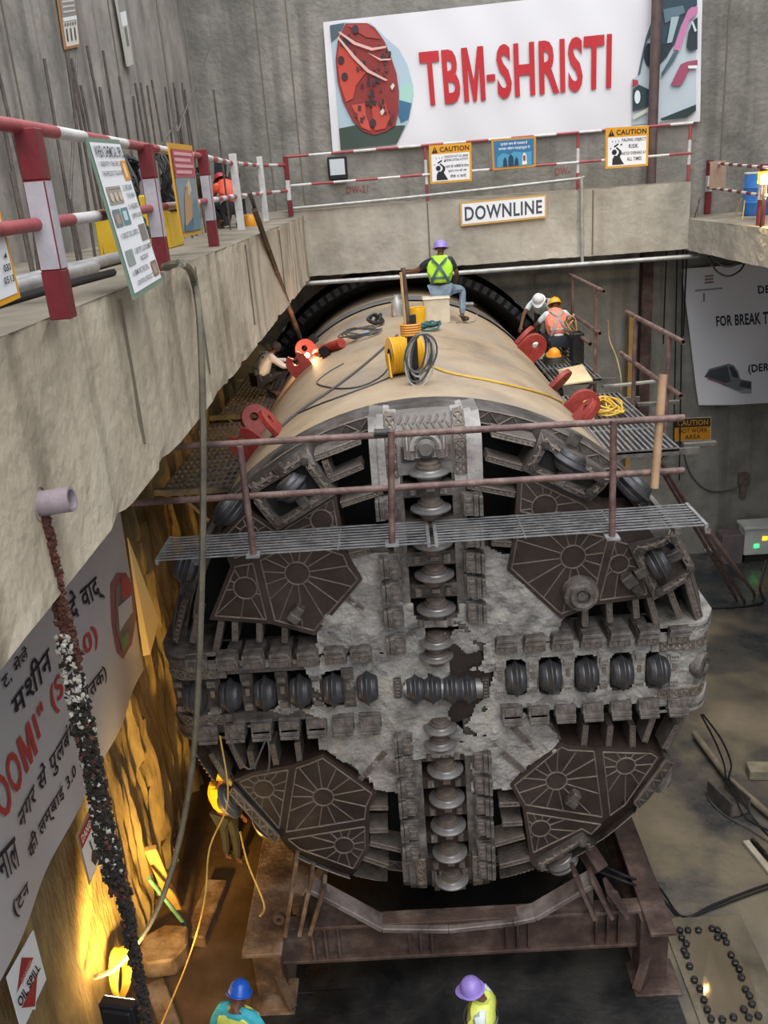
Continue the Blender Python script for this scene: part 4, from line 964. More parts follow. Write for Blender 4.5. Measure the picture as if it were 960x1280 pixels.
# electrical box by the back wall
t = empty('power_box', at(945, 690, 'y', 12.3), 'pale grey electrical box with indicator lights near the back wall', 'electrical box')
a = at(926, 690, 'y', 12.1)
mb = MB(); mb.boxx(a.x, a.x + 1.0, 11.9, 12.35, .22, .95); mb.boxx(a.x - .05, a.x + 1.05, 11.84, 12.4, .95, 1.03); mb.build('cabinet', mat('pale_grey_paint', ['#b9bcb8', '#cfd1cc'], 4, .5, bump=.05), t, .01)
mb = MB(); mb.boxx(a.x + .05, a.x + .95, 11.95, 12.3, 0, .22); mb.build('stand', dark_m, t)
for dx, dz, c, e in ((.45, .62, '#e0a020', 2), (.25, .42, '#30d060', 2), (.6, .5, '#b07a30', 0)):
    mb = MB(); mb.boxx(a.x + dx, a.x + dx + .12, 11.88, 11.905, dz, dz + .1); mb.build('indicator', flat('indicator' + c, c, .4, 0, (c, e) if e else None), t)
mb = MB(); c = at(908, 672, 'y', 12.3); mb.boxx(c.x - .25, c.x + .3, 11.9, 12.4, 0, .8); single('steel_bin', mb, mat('purple_grey_box', ['#5d5556', '#746b6b'], 4, .6, bump=.2), 'dark grey metal box standing left of the electrical box', 'box', .01)
mb = MB(); mb.tube([at(880, 688, 'y', 12.4), at(930, 683, 'y', 12.4)], .06, 8); single('floor_pipe', mb, galv_m, 'pale pipe lying along the foot of the back wall', 'pipe')
cable('wall_cable', [at(850, 545, 'y', 12.65), at(862, 590, 'y', 12.65), at(885, 613, 'y', 12.65), at(915, 612, 'y', 12.65), at(930, 603, 'y', 12.6)], .02, gcable_m, 'grey cable drooping on the back wall to a junction patch')
mb = MB(); c = at(930, 600, 'y', 12.62); mb.boxx(c.x - .15, c.x + .12, 12.55, 12.7, c.z - .12, c.z + .2); mb.boxx(c.x - .08, c.x + .06, 12.58, 12.7, c.z - .5, c.z - .1); single('junction_box', mb, mat('dirty_junction', ['#4a413b', '#7a6d62'], 8, .8, bump=.5), 'dirty brown junction box on the back wall above the electrical box', 'box', .02)
cable('power_cable', [at(958, 700, 'z', .6), at(950, 735, 'z', .1), at(955, 750, 'z', .03), at(940, 757, 'z', .03), at(890, 760, 'z', .03)], .03, cable_m, 'black cable curling on the floor by the foot of platform legs')
for k, (x, y0, y1) in enumerate(((832, 340, 430), (845, 340, 560), (852, 345, 600), (857, 345, 420))):
    a = at(x, y0, 'y', 12.4); a.z = 8.1; mb = MB(); c = at(x - 3, y1, 'y', 12.4); mb.tube([a, c], .018, 5); single('hanging_wire', mb, cable_m, ['short wire hanging on back wall left of the long wires', 'long dark wire hanging down the back wall by banner edge', 'longest dark wire hanging beside the white banner', 'dark wire hanging over the white banner edge'][k], 'wire')
for k, (pts, lab) in enumerate((([(885, 320), (895, 338), (910, 345), (925, 338), (932, 326)], 'loop of black cable hanging below right ledge, lower one'), ([(886, 315), (900, 330), (912, 333), (925, 328), (930, 322)], 'loop of black cable hanging below right ledge, upper one'))):
    cable('cable_loop', [at(x, y, 'x', 6.5) for x, y in pts], .02, cable_m, lab)

# pour joints in the concrete: thin dark grooves
joint_m = flat('joint_grey', '#6a6357', .9); nj = 0
def joint(x0, x1, y0, y1, z0, z1):
    global nj
    nj += 1; mb = MB(); mb.boxx(x0, x1, y0, y1, z0, z1); struct(mb.build('trim_%d' % nj, joint_m))
for px in (536, 741): p = at(px, 290, 'y', 11.28); joint(p.x - .012, p.x + .012, 11.275, 11.3, 8.12, 9.48)
for y in (-3.1, -.6, 2.6, 6.4): joint(-2.12, -2.082, y - .006, y + .006, 8.3, ST - .06)
for px in (240, 330, 368, 905): p = at(px, 120, 'y', WB); joint(p.x - .014, p.x + .014, WB - .012, WB + .01, 9.5, 16)
for y in (2.0, 6.5, 10.0): joint(-4.41, -4.385, y - .012, y + .012, ST, 16)
# ================================================================== signs and banners
_TX = {}
def textmesh(s, bold=.02):
    if (s, bold) in _TX: return _TX[(s, bold)]
    cu = bpy.data.curves.new('lettering', 'FONT'); cu.body = s; cu.offset = bold; cu.space_character = 1.08; cu.resolution_u = 3; cu.fill_mode = 'FRONT'
    o = bpy.data.objects.new('lettering', cu); COL.objects.link(o)
    dg = bpy.context.evaluated_depsgraph_get(); me = bpy.data.meshes.new_from_object(o.evaluated_get(dg))
    bm = bmesh.new(); bm.from_mesh(me); bmesh.ops.triangulate(bm, faces=bm.faces); bm.to_mesh(me); bm.free()
    vs = [v.co.copy() for v in me.vertices]; fs = [list(p.vertices) for p in me.polygons]
    bpy.data.objects.remove(o); bpy.data.curves.remove(cu); bpy.data.meshes.remove(me)
    if not vs: _TX[(s, bold)] = ([], []); return [], []
    x0 = min(v.x for v in vs); x1 = max(v.x for v in vs); y0 = min(v.y for v in vs); y1 = max(v.y for v in vs)
    r = ([((v.x - x0) / (x1 - x0), 1 - (v.y - y0) / (y1 - y0)) for v in vs], fs); _TX[(s, bold)] = r
    return r
class Sign:
    def __init__(s, quad, mats, thick=.012, wave=None, nu=1, nv=1, lay=.004):
        s.q = [Vector(p) for p in quad]; s.m = list(mats); s.mb = MB(); s.wave = wave; s.lay = lay
        n = (s.q[1] - s.q[0]).cross(s.q[3] - s.q[0]).normalized(); c = sum(s.q, Vector()) / 4
        s.n = n if n.dot(EYE - c) > 0 else -n
        vs = [s.pos(i / nu, j / nv, 0) for j in range(nv + 1) for i in range(nu + 1)]
        fs = [(j * (nu + 1) + i, j * (nu + 1) + i + 1, (j + 1) * (nu + 1) + i + 1, (j + 1) * (nu + 1) + i) for j in range(nv) for i in range(nu)]
        s.mb.add(vs, fs, 0, wave is not None)
        s.mb.add([v - s.n * thick for v in vs], [f[::-1] for f in fs], 0)
        rim = [i for i in range(nu + 1)] + [(j + 1) * (nu + 1) - 1 for j in range(1, nv + 1)] + [nv * (nu + 1) + i for i in range(nu - 1, -1, -1)] + [j * (nu + 1) for j in range(nv - 1, 0, -1)]
        P = [vs[i] for i in rim]; k = len(P)
        s.mb.add(P + [p - s.n * thick for p in P], [(i, (i + 1) % k, k + (i + 1) % k, k + i) for i in range(k)], 0)
    def mi(s, m):
        if m not in s.m: s.m.append(m)
        return s.m.index(m)
    def pos(s, a, b, layer):
        p = (s.q[0] * (1 - a) + s.q[1] * a) * (1 - b) + (s.q[3] * (1 - a) + s.q[2] * a) * b
        return p + s.n * (layer * s.lay + (s.wave(a, b) if s.wave else 0))
    def poly(s, pts, m, layer=1, sub=0):
        if sub:
            bm = bmesh.new(); f = bm.faces.new([bm.verts.new((a, b, 0)) for a, b in pts]); bmesh.ops.triangulate(bm, faces=[f])
            bmesh.ops.subdivide_edges(bm, edges=bm.edges[:], cuts=sub, use_grid_fill=True); bm.verts.index_update()
            s.mb.add([s.pos(v.co.x, v.co.y, layer) for v in bm.verts], [[v.index for v in f.verts] for f in bm.faces], s.mi(m), True); bm.free(); return
        tri = tessellate_polygon([[Vector((a, b, 0)) for a, b in pts]])
        s.mb.add([s.pos(a, b, layer) for a, b in pts], [list(t) for t in tri], s.mi(m))
    def rect(s, a, b, c, d, m, layer=1, sub=0): s.poly([(a, b), (c, b), (c, d), (a, d)], m, layer, sub)
    def ell(s, cx, cy, rx, ry, m, layer=1, n=24, sub=0): s.poly([(cx + rx * math.cos(2 * PI * k / n), cy + ry * math.sin(2 * PI * k / n)) for k in range(n)], m, layer, sub)
    def text(s, t, a, b, c, d, m, layer=2, bold=.02):
        vs, fs = textmesh(t, bold); s.mb.add([s.pos(a + (c - a) * x, b + (d - b) * y, layer) for x, y in vs], fs, s.mi(m))
    def textq(s, t, Q, m, layer=2, bold=.02):               # Q: four (s, t) corners
        vs, fs = textmesh(t, bold)
        def f(x, y):
            a = [(Q[0][i] * (1 - x) + Q[1][i] * x) * (1 - y) + (Q[3][i] * (1 - x) + Q[2][i] * x) * y for i in (0, 1)]; return s.pos(a[0], a[1], layer)
        s.mb.add([f(x, y) for x, y in vs], fs, s.mi(m))
    def st(s, p):                                          # a point of the board's plane as (s, t), for quads close to parallelograms
        import numpy as np
        a, b = .5, .5
        for k in range(12):
            f = s.bil(a, b) - p; fa = (s.bil(a + 1e-4, b) - s.bil(a, b)) / 1e-4; fb = (s.bil(a, b + 1e-4) - s.bil(a, b)) / 1e-4
            A = np.array([[fa.dot(fa), fa.dot(fb)], [fa.dot(fb), fb.dot(fb)]]); r = np.linalg.solve(A, np.array([-fa.dot(f), -fb.dot(f)])); a += float(r[0]); b += float(r[1])
        return (a, b)
    def bil(s, a, b): return (s.q[0] * (1 - a) + s.q[1] * a) * (1 - b) + (s.q[3] * (1 - a) + s.q[2] * a) * b
    def build(s, name, label, cat, group=None): return tag(s.mb.build(name, s.m, None, 0, False), label, cat, group)
LM = [(0, 0), (.27, 0), (.5, .62), (.73, 0), (1, 0), (1, 1), (.77, 1), (.77, .34), (.58, 1), (.42, 1), (.23, .34), (.23, 1), (0, 1)]
def word(S, Q, parts, m, bold):                            # a word set in pieces, its M cut as a plain block letter
    def f(x, y): return tuple((Q[0][i] * (1 - x) + Q[1][i] * x) * (1 - y) + (Q[3][i] * (1 - x) + Q[2][i] * x) * y for i in (0, 1))
    for t, a, b in parts:
        if t == 'M': S.poly([f(a + (b - a) * x, y) for x, y in LM], m, 2)
        elif t[0] == '-':
            S.poly([f(a, .53), f(a + .045, .53), f(a + .045, .66), f(a, .66)], m, 2)
            S.textq(t[1:], [f(a + .055, 0), f(b, 0), f(b, 1), f(a + .055, 1)], m, 2, bold)
        else: S.textq(t, [f(a, 0), f(b, 0), f(b, 1), f(a, 1)], m, 2, bold)
def quad(pts, ax, v): return [at(*p, ax, v) for p in pts]
C = lambda h: flat('print_' + h.strip('#'), h, .6)
WHITE = flat('sign_white', '#e4e6ea', .5); vinyl = flat('banner_vinyl', '#dcdce2', .45)
BLACK = C('#15151c'); ORANGE = C('#d99a1e'); REDP = C('#b3202a'); NAVY = C('#1f2436')
# ---- the big banner on the back wall
wv = lambda a, b: .02 * math.sin(a * 17 + b * 4) * (.3 + .7 * b) + .008 * math.sin(a * 41 - b * 9) + .03
S = Sign(quad([(404, 28), (878, -24), (874, 152), (416, 190)], 'y', 12.62), [vinyl], .01, wv, 60, 16, .02)
yq = 12.62
pst = lambda S, x, y, ax='y', v=yq: S.st(at(x, y, ax, v))
def pp(S, L, m, layer=1, sub=3, ax='y', v=yq): S.poly([pst(S, x, y, ax, v) for x, y in L], m, layer, sub)
def Zb(L): return [(400 + x / 7.315, 20 + y / 7.315) for x, y in L]
def zp(L, c, l, sub=3): pp(S, Zb(L), C(c), l, sub)
zp([(90, 90), (230, 60), (470, 70), (600, 200), (720, 300), (800, 450), (850, 640), (840, 820), (800, 980), (700, 1170), (190, 1225), (150, 700)], '#a9c0cf', 1, 4)
zp([(175, 1030), (330, 1000), (480, 1090), (620, 1010), (780, 1000), (700, 1170), (190, 1225)], '#3a4a44', 2, 4)
zp([(725, 630), (840, 610), (850, 700), (835, 800), (725, 770)], '#9fc9bf', 2); zp([(725, 770), (835, 800), (810, 940), (740, 975), (715, 900)], '#35688a', 2)
zp([(90, 90), (230, 70), (180, 170), (105, 245)], '#4d5d66', 2)
zp([(235, 75), (430, 70), (500, 110), (590, 235), (650, 380), (700, 530), (720, 700), (715, 880), (690, 1000), (600, 1060), (500, 1090), (400, 1060), (300, 960), (210, 780), (160, 600), (145, 400), (165, 230)], '#8a2f2c', 3, 4)
zp([(180, 230), (300, 330), (420, 520), (330, 640), (300, 760), (240, 790), (190, 640), (160, 420)], '#bf4638', 4); zp([(290, 820), (410, 800), (420, 900), (470, 1060), (380, 1020)], '#c24a3c', 4); zp([(470, 830), (590, 760), (640, 930), (600, 1030), (500, 1050)], '#b84438', 4)
zp([(240, 90), (430, 80), (520, 170), (560, 220), (420, 200)], '#a13c38', 4)
rnd.seed(5)
for k in range(70):
    t = rnd.random(); u = rnd.gauss(0, 1)
    if k % 2: x, y = 230 + 430 * t + u * 26, 200 + 760 * t + u * -20
    else: x, y = 620 - 260 * t + u * 30, 330 + 620 * t + u * 24
    d = rnd.uniform(12, 26); zp([(x - d * .5, y - d), (x + d * .6, y - d * .7), (x + d * .5, y + d), (x - d * .6, y + d * .7)], '#3a2a30' if k % 3 else '#5f3436', 5, 0)
for x, y in ((195, 410), (228, 560), (485, 980), (240, 245), (325, 130)): S.ell(*pst(S, *Zb([(x, y)])[0]), .009, .032, C('#33262c'), 5, 12)
for L in ([(180, 150), (330, 250), (480, 300), (610, 280), (600, 300), (470, 325), (310, 270), (175, 165)], [(170, 195), (320, 370), (450, 500), (620, 590), (600, 600), (430, 520), (300, 390), (165, 215)], [(430, 340), (560, 400), (650, 395), (645, 410), (550, 415)]): zp(L, '#d9b0aa', 6)
for x, y in ((570, 880), (663, 650)): zp([(x - 20, y), (x + 5, y - 32), (x + 20, y - 5), (x - 5, y + 36)], '#c9d0c4', 6, 0)
Qt = [pst(S, *p) for p in ((523, 66), (764, 42), (763, 111), (529, 133))]
word(S, Qt, (('TB', 0, .203), ('M', .22, .335), ('-SHRISTI', .345, 1)), C('#b8202b'), .03)
def Zt(L): return [(770 + x / 8, y / 8) for x, y in L]
def zt(L, c, l, sub=3): pp(S, Zt(L), C(c), l, sub)
zt([(155, 1250), (150, 800), (210, 760), (260, 500), (290, 380), (370, 150), (400, -150), (800, -180), (790, 1120), (700, 1190), (420, 1230)], '#b9c6cf', 1, 4)
zt([(210, 760), (290, 380), (370, 150), (400, -150), (440, -150), (370, 300), (300, 420), (235, 740)], '#4d626c', 2)
zt([(340, 440), (370, 280), (400, -150), (800, -180), (800, 60), (720, 90), (640, 260), (580, 440), (480, 590), (440, 640), (380, 660)], '#2f4654', 2, 4)
zt([(270, 500), (300, 440), (560, 440), (500, 570), (430, 640), (350, 680), (300, 660), (270, 590)], '#23333d', 3)
zt([(540, 180), (620, 170), (545, 430), (495, 440)], '#9fb3bb', 4); zt([(460, 100), (660, 60), (680, 130), (480, 240)], '#5d7684', 3)
zt([(560, 500), (640, 270), (700, 120), (740, 80), (800, 75), (800, 140), (720, 210), (660, 400), (620, 515)], '#c27aa6', 4)
zt([(690, 480), (710, 330), (760, 210), (800, 180), (800, 500), (720, 515)], '#27343d', 4); zt([(735, 220), (755, 225), (790, 315), (770, 330)], '#c9d4da', 5, 1)
zt([(440, 740), (560, 530), (610, 530), (560, 620), (450, 770)], '#4a616b', 4)
zt([(530, 860), (630, 650), (700, 620), (800, 605), (800, 670), (720, 690), (660, 820), (620, 860)], '#9c4a66', 4); zt([(700, 665), (795, 660), (795, 690), (705, 692)], '#e4e6ea', 5, 1)
zt([(155, 900), (215, 850), (345, 910), (340, 1060), (155, 1110)], '#2b4148', 4); S.ell(*pst(S, *Zt([(200, 975)])[0]), .008, .05, C('#d9e2e6'), 5, 14); zt([(150, 800), (205, 805), (210, 850), (150, 880)], '#a8324a', 5, 1)
zt([(160, 1160), (340, 1060), (340, 1100), (160, 1200)], '#c9cfc0', 5); zt([(430, 1190), (780, 1050), (780, 1110), (690, 1180), (440, 1210)], '#26363a', 4)
for k in range(5): zt([(330 + 2 * k, 520 + 30 * k), (350 + 2 * k, 500 + 30 * k), (355, 515 + 30 * k), (335, 535 + 30 * k)], '#b0686a', 5, 0)
S.build('machine_banner', 'big white banner reading TBM-SHRISTI hung on the back wall', 'banner')
# ---- banner at the right
wv2 = lambda a, b: .05 * math.sin(a * 9 + b * 6) * b + .04
S = Sign(quad([(851, 336), (1040, 322), (1040, 502), (873, 506)], 'y', 12.5), [vinyl], .01, wv2, 30, 16, .006)
P2 = lambda x, y: pst(S, x, y, 'y', 12.5)
S.textq('FOR BREAK TH', [P2(894, 395), P2(966, 388), P2(966, 404), P2(895, 408)], NAVY, 2, .03)
S.textq('DE', [P2(946, 357), P2(961, 356), P2(961, 366), P2(947, 367)], NAVY, 2, .03)
S.textq('(DERA', [P2(933, 455), P2(968, 452), P2(968, 465), P2(934, 468)], NAVY, 2, .03)
tr = [(880, 471), (886, 461), (910, 454), (916, 456), (921, 463), (924, 473), (938, 476), (938, 491), (926, 491), (905, 482)]
S.poly([P2(*p) for p in tr], C('#6f7378'), 1, 2)
S.poly([P2(*p) for p in ((881, 470), (887, 463), (908, 457), (910, 466), (912, 476), (905, 478))], C('#3a3f46'), 2); S.poly([P2(*p) for p in ((910, 457), (915, 458), (920, 466), (921, 472), (914, 470))], C('#2a3038'), 2)
S.poly([P2(*p) for p in ((925, 475), (937, 477), (937, 485), (922, 482))], C('#3f444b'), 2); S.poly([P2(*p) for p in ((905, 482), (926, 484), (938, 486), (938, 491), (926, 491))], C('#8f9499'), 3)
S.poly([P2(*p) for p in ((884, 472), (906, 479), (906, 481), (884, 474))], C('#8a5a60'), 3)
for k in range(3): S.poly([P2(*p) for p in ((880, 344 + 4 * k), (891, 343 + 4 * k), (891, 345.5 + 4 * k), (880, 346.5 + 4 * k))], C('#9a7a7c'), 1)
S.poly([P2(*p) for p in ((868, 362), (902, 359), (902, 361), (868, 364))], C('#8a8a94'), 1); S.poly([P2(*p) for p in ((878, 366), (880, 366), (880, 377), (878, 377))], C('#70707a'), 1)
S.build('ceremony_banner', 'large white banner with train picture hanging at right on the back wall', 'banner')
# ---- hot work sign
S = Sign(quad([(842, 523), (889, 521), (889, 550), (842, 552)], 'y', 12.6), [C('#c9c2ae')], .01)
S.rect(.02, .03, .98, .97, C('#c98a1c')); S.rect(.02, .03, .98, .40, C('#2e2416'), 2); S.text('CAUTION', .10, .09, .92, .33, C('#b9842a'), 3, .03); S.text('HOT WORK', .14, .45, .90, .65, C('#3a2710'), 2, .02); S.text('AREA', .30, .73, .72, .92, C('#3a2710'), 2, .02)
S.build('hot_work_sign', 'orange and black sign reading CAUTION HOT WORK AREA on the back wall', 'sign')
# ---- DOWNLINE board
S = Sign(quad([(575, 253), (683, 243), (683, 272), (576, 283)], 'y', 11.22), [C('#c9a05a')], .05)
S.rect(.02, .08, .98, .92, WHITE); S.text('DOWNLINE', .05, .2, .95, .8, C('#3d4757'), 2, .022); S.build('name_board', 'long white board reading DOWNLINE on the face of the back beam', 'sign')
# ---- caution signs on the railing
def man(S, x0, y0, w, h):
    f = lambda L: [(x0 + w * a, y0 + h * b) for a, b in L]
    S.ell(x0 + w * .34, y0 + h * .42, w * .16, h * .125, BLACK, 2)
    S.poly(f([(.2, 1), (.22, .72), (.34, .58), (.52, .58), (.64, .46), (.62, .36), (.44, .24), (.50, .18), (.80, .38), (.80, .50), (.70, .64), (.86, .86), (.98, 1)]), BLACK, 2)
    S.poly(f([(.30, .14), (.58, .02), (.62, .08), (.34, .21)]), BLACK, 2); S.ell(x0 + w * .1, y0 + h * .24, w * .04, h * .03, BLACK, 2, 8)
    for k in range(3): S.poly(f([(.2 + .2 * k, -.12), (.23 + .2 * k, -.12), (.25 + .2 * k, -.02), (.22 + .2 * k, -.02)]), BLACK, 2)
    S.poly(f([(.72, .08), (.84, .04), (.86, .1), (.75, .14)]), BLACK, 2)
def caution(q, lines, label):
    S = Sign(quad(q, 'y', 11.36), [ORANGE], .02)
    S.rect(.05, .24, .95, .95, WHITE); S.poly([(.06, .21), (.21, .21), (.135, .04)], BLACK, 1); S.poly([(.128, .09), (.142, .09), (.139, .16), (.131, .16)], ORANGE, 2); S.text('CAUTION', .25, .06, .95, .19, C('#3a2710'), 1, .03)
    man(S, .08, .38, .36, .54)
    for t, a, b, c, d in lines: S.text(t, a, b, c, d, BLACK, 2, .015)
    S.build('caution_sign', label, 'sign')
caution([(536, 182), (589, 178), (590, 226), (538, 230)], [('PLEASE DO NOT GO UNDER', .36, .29, .92, .35), ('DURING LIFTING ACTIVITY', .36, .38, .92, .44), ('उठाने की गतिविधि के दौरान', .38, .53, .93, .62), ('कृपया उपर की ओर', .44, .66, .88, .74), ('नीचे न जायें', .48, .79, .86, .88)], 'yellow-topped caution sign with small writing, left one on the back railing')
caution([(757, 160), (811, 157), (810, 207), (757, 211)], [('FALING OBJECT', .38, .28, .94, .38), ('RISK', .54, .43, .76, .53), ('WATCH OVERHEAD AT', .36, .61, .94, .69), ('ALL TIMES', .50, .75, .84, .84)], 'caution sign reading FALING OBJECT RISK, hung beside the brown post')
S = Sign(quad([(614, 174), (670, 170), (670, 208), (616, 213)], 'y', 11.36), [C('#c08a3a')], .02)
S.rect(.05, .07, .95, .92, C('#2f6f9c')); S.text('सुरक्षा आप की सफलता है', .2, .13, .8, .25, WHITE, 2); S.text('आपका जीवन महत्वपूर्ण है', .15, .28, .86, .40, WHITE, 2)
S.poly([(.1, .92), (.12, .6), (.25, .47), (.4, .55), (.5, .45), (.7, .5), (.9, .48), (.9, .92)], C('#4a95b8'), 2)
for x, y, w, h in ((.24, .6, .1, .32), (.36, .52, .13, .4), (.5, .62, .1, .3)): S.poly([(x, .92), (x + .01, y + .1), (x + w / 2, y), (x + w - .01, y + .1), (x + w, .92)], C('#143a56'), 3)
S.poly([(.68, .9), (.69, .6), (.73, .5), (.78, .6), (.79, .9)], WHITE, 3); S.rect(.70, .6, .76, .78, C('#8d4a44'), 4)
S.build('blue_poster', 'blue safety poster in orange frame on the back railing', 'poster')
mb = MB(); tx, tf = textmesh('DW-21', .02); Qd = quad([(433, 233), (460, 231), (460, 240), (433, 242)], 'y', 12.685)
f = lambda Q, x, y: (Q[0] * (1 - x) + Q[1] * x) * (1 - y) + (Q[3] * (1 - x) + Q[2] * x) * y
mb.add([f(Qd, x, y) for x, y in tx], tf); tag(mb.build('painted_mark', C('#8a4a44'), None, 0, False), 'faint red lettering DW-21 painted on the back wall', 'marking')
mb = MB(); tx, tf = textmesh('DW-', .02); Qd = quad([(694, 210), (713, 208), (713, 217), (694, 219)], 'y', 12.685)
mb.add([f(Qd, x, y) for x, y in tx], tf); tag(mb.build('painted_mark', C('#8a4a44'), None, 0, False), 'faint red letters on the back wall behind the railing, right of the blue poster', 'marking')
# ---- signs on the left railing
def pl2(tl, tr, br, bl, x=-2.04):
    a = at(*tl, 'x', x); b_ = at(*tr, 'x', x); c = at(*br, 'y', b_.y); d = at(*bl, 'y', a.y); return [a, b_, c, d]
S = Sign(pl2((107, 171), (149, 175), (204, 352), (168, 375)), [C('#6f8575')], .012, None, 8, 8)
S.rect(.04, .03, .96, .965, WHITE, 1, 5)
T_ = lambda t, a, b, c, d, bo=.015: S.text(t, a, b, c, d, C('#2d3138'), 3, bo * .5)
T_('WHEN CHEMICAL SPILL', .08, .05, .95, .12, .03); T_('1. IDENTIFY THE SPILL', .09, .145, .72, .175); T_('THE PRODUCT/SOLVENTS', .12, .205, .76, .235)
T_('2. SECURE', .58, .30, .88, .335); T_('THE AREA', .64, .355, .9, .385); T_('3. HAZARD', .58, .425, .9, .46); T_('IDENTIFICATION', .62, .49, .95, .52)
T_('4. CONDUCT SPILL CONTROL', .10, .59, .66, .625); T_('5. REPORT & DOCUMENT', .36, .705, .94, .74); T_('INCIDENT', .48, .765, .74, .795); T_('6. REMOVE THE SPILL', .12, .83, .66, .865); T_('CONTROL PRODUCT', .18, .90, .70, .93)
for a, b, c, d, col in ((.76, .14, .95, .27, '#d08a3c'), (.10, .30, .52, .41, '#9d948c'), (.08, .44, .30, .55, '#6d7a80'), (.33, .44, .54, .55, '#5f8088'), (.72, .57, .93, .68, '#7d7672'), (.10, .70, .32, .80, '#8c9390'), (.74, .83, .93, .935, '#80685a')): S.rect(a, b, c, d, C(col), 2)
for k in range(3): S.ell(.18 + .13 * k, .365, .045, .03, C('#c9b9a8'), 3, 12)
S.rect(.14, .315, .5, .32, C('#5b5550'), 2); S.rect(.82, .16, .89, .25, C('#e8c890'), 2); S.rect(.14, .47, .24, .53, C('#a98f7a'), 2); S.rect(.37, .46, .48, .52, C('#b9ccd0'), 2); S.rect(.78, .85, .88, .92, C('#a88a76'), 2)
S.build('spill_notice', 'tall white notice about chemical spills leaning on the left railing', 'notice')
S = Sign(pl2((210, 178), (240, 182), (253, 291), (228, 297)), [C('#d29a2a')], .012)
S.rect(.05, .06, .95, .96, C('#7f8d92')); S.rect(.05, .06, .95, .36, C('#b0505c'), 2)
for k in range(4): S.rect(.1, .09 + .065 * k, .88 - .1 * (k % 2), .125 + .065 * k, C('#d9a0a4'), 3)
for L, c in (([(.15, .9), (.3, .55), (.5, .42), (.62, .6), (.55, .8)], '#b08a64'), ([(.4, .45), (.6, .38), (.66, .5), (.5, .56)], '#c9b49a'), ([(.5, .95), (.6, .66), (.85, .6), (.93, .8), (.9, .95)], '#5a7d8c'), ([(.1, .94), (.2, .78), (.5, .84), (.55, .95)], '#4f6a78')): S.poly(L, C(c), 3)
S.build('safety_poster', 'yellow framed poster with red heading on the left railing', 'poster')
S = Sign(pl2((-45, 268), (0, 262), (26, 372), (-20, 392)), [C('#d99a1e')], .012, None, 8, 8)
S.rect(.06, .03, .92, .93, WHITE, 1, 5); 
for t, a, b, c, d in (('4', .74, .46, .82, .53), ('030', .66, .58, .86, .66), ('0513', .60, .71, .88, .79)): S.text(t, a, b, c, d, BLACK, 3)
S.build('phone_notice', 'yellow edged white notice at the near end of left railing', 'notice')
# ---- notices high on the left wall
S = Sign(quad([(70, -18), (92, -20), (100, 58), (82, 62)], 'x', -4.36), [C('#a5764a')], .02)
S.rect(.06, .03, .94, .96, C('#d3d0c8')); S.rect(.06, .03, .94, .5, C('#8d8a86'), 2); S.rect(.08, .5, .92, .56, WHITE, 3)
for k in range(3): S.rect(.16 + .26 * k, .68, .24 + .26 * k, .88, C('#4a4744'), 3)
for k in range(5): S.rect(.12 + .16 * k, .59, .2 + .16 * k, .64, C('#6a6764'), 3)
for k in range(5): S.rect(.14, .08 + .08 * k, .86, .11 + .08 * k, C('#c9c6c0'), 3)
S.build('wall_notice', 'rusty edged notice high on left wall, the one with three dark marks', 'notice')
S = Sign(quad([(144, -14), (153, -16), (167, 80), (161, 83)], 'x', -4.30), [C('#b9b7b4')], .04)
S.rect(.05, .1, .95, .3, C('#8f8e8c')); S.rect(.3, .5, .7, .75, C('#75736f')); S.rect(.05, .3, .95, .48, WHITE)
S.build('wall_notice', 'long narrow pale notice on the left wall, nearer the corner', 'notice')
# ---- Hindi banner on the lower left wall
yx = -4.24
B0 = [at(-170, 1010, 'x', yx), at(160, 640, 'x', yx), at(180, 830, 'x', yx), at(-40, 1325, 'x', yx)]
yl, yr = -6.2, at(180, 830, 'x', yx).y
z1, z0 = 6.0, 3.45
wv3 = lambda a, b: .03 * math.sin(a * 14 + b * 3) + .02 * math.sin(a * 31 + 1) * b
S = Sign([Vector((yx, yl, z1 + .9)), Vector((yx, yr + .1, z1)), Vector((yx, yr, z0 + .05)), Vector((yx, yl, z0 - .12))], [flat('mauve_grey_vinyl', '#b9b6b8', .45)], .01, wv3, 50, 14, .009)
P3 = lambda x, y: S.st(at(x, y, 'x', yx))
def tq(t, tl, tr, br, bl, m, bo=.02): S.textq(t, [P3(*tl), P3(*tr), P3(*br), P3(*bl)], m, 2, bo)
DK = C('#2b2730'); RD = C('#b0423c')
word(S, [P3(-22, 985), P3(116, 777), P3(121, 806), P3(-2, 1030)], (('OO', 0, .2), ('M', .22, .33), ('I" (S-710)', .355, 1)), RD, .02)
tq('मशीन', (6, 868), (58, 797), (66, 836), (16, 900), DK, .015)
tq('दे वाद्', (86, 742), (118, 708), (128, 748), (94, 786), DK, .015)
tq('नगर से पुलबंग', (16, 1010), (92, 890), (96, 925), (24, 1050), DK, .015); tq('(तक)', (107, 860), (126, 830), (130, 850), (112, 882), DK, .02)
tq('नाल', (-14, 1072), (12, 1045), (20, 1082), (-4, 1105), DK, .015); tq('की लम्बाई 3.0', (30, 1055), (92, 950), (96, 972), (40, 1082), DK, .02)
tq('(टन', (6, 1130), (30, 1100), (34, 1118), (14, 1152), DK, .02); tq('ट, मेले', (-6, 845), (28, 805), (32, 822), (2, 865), DK, .02)
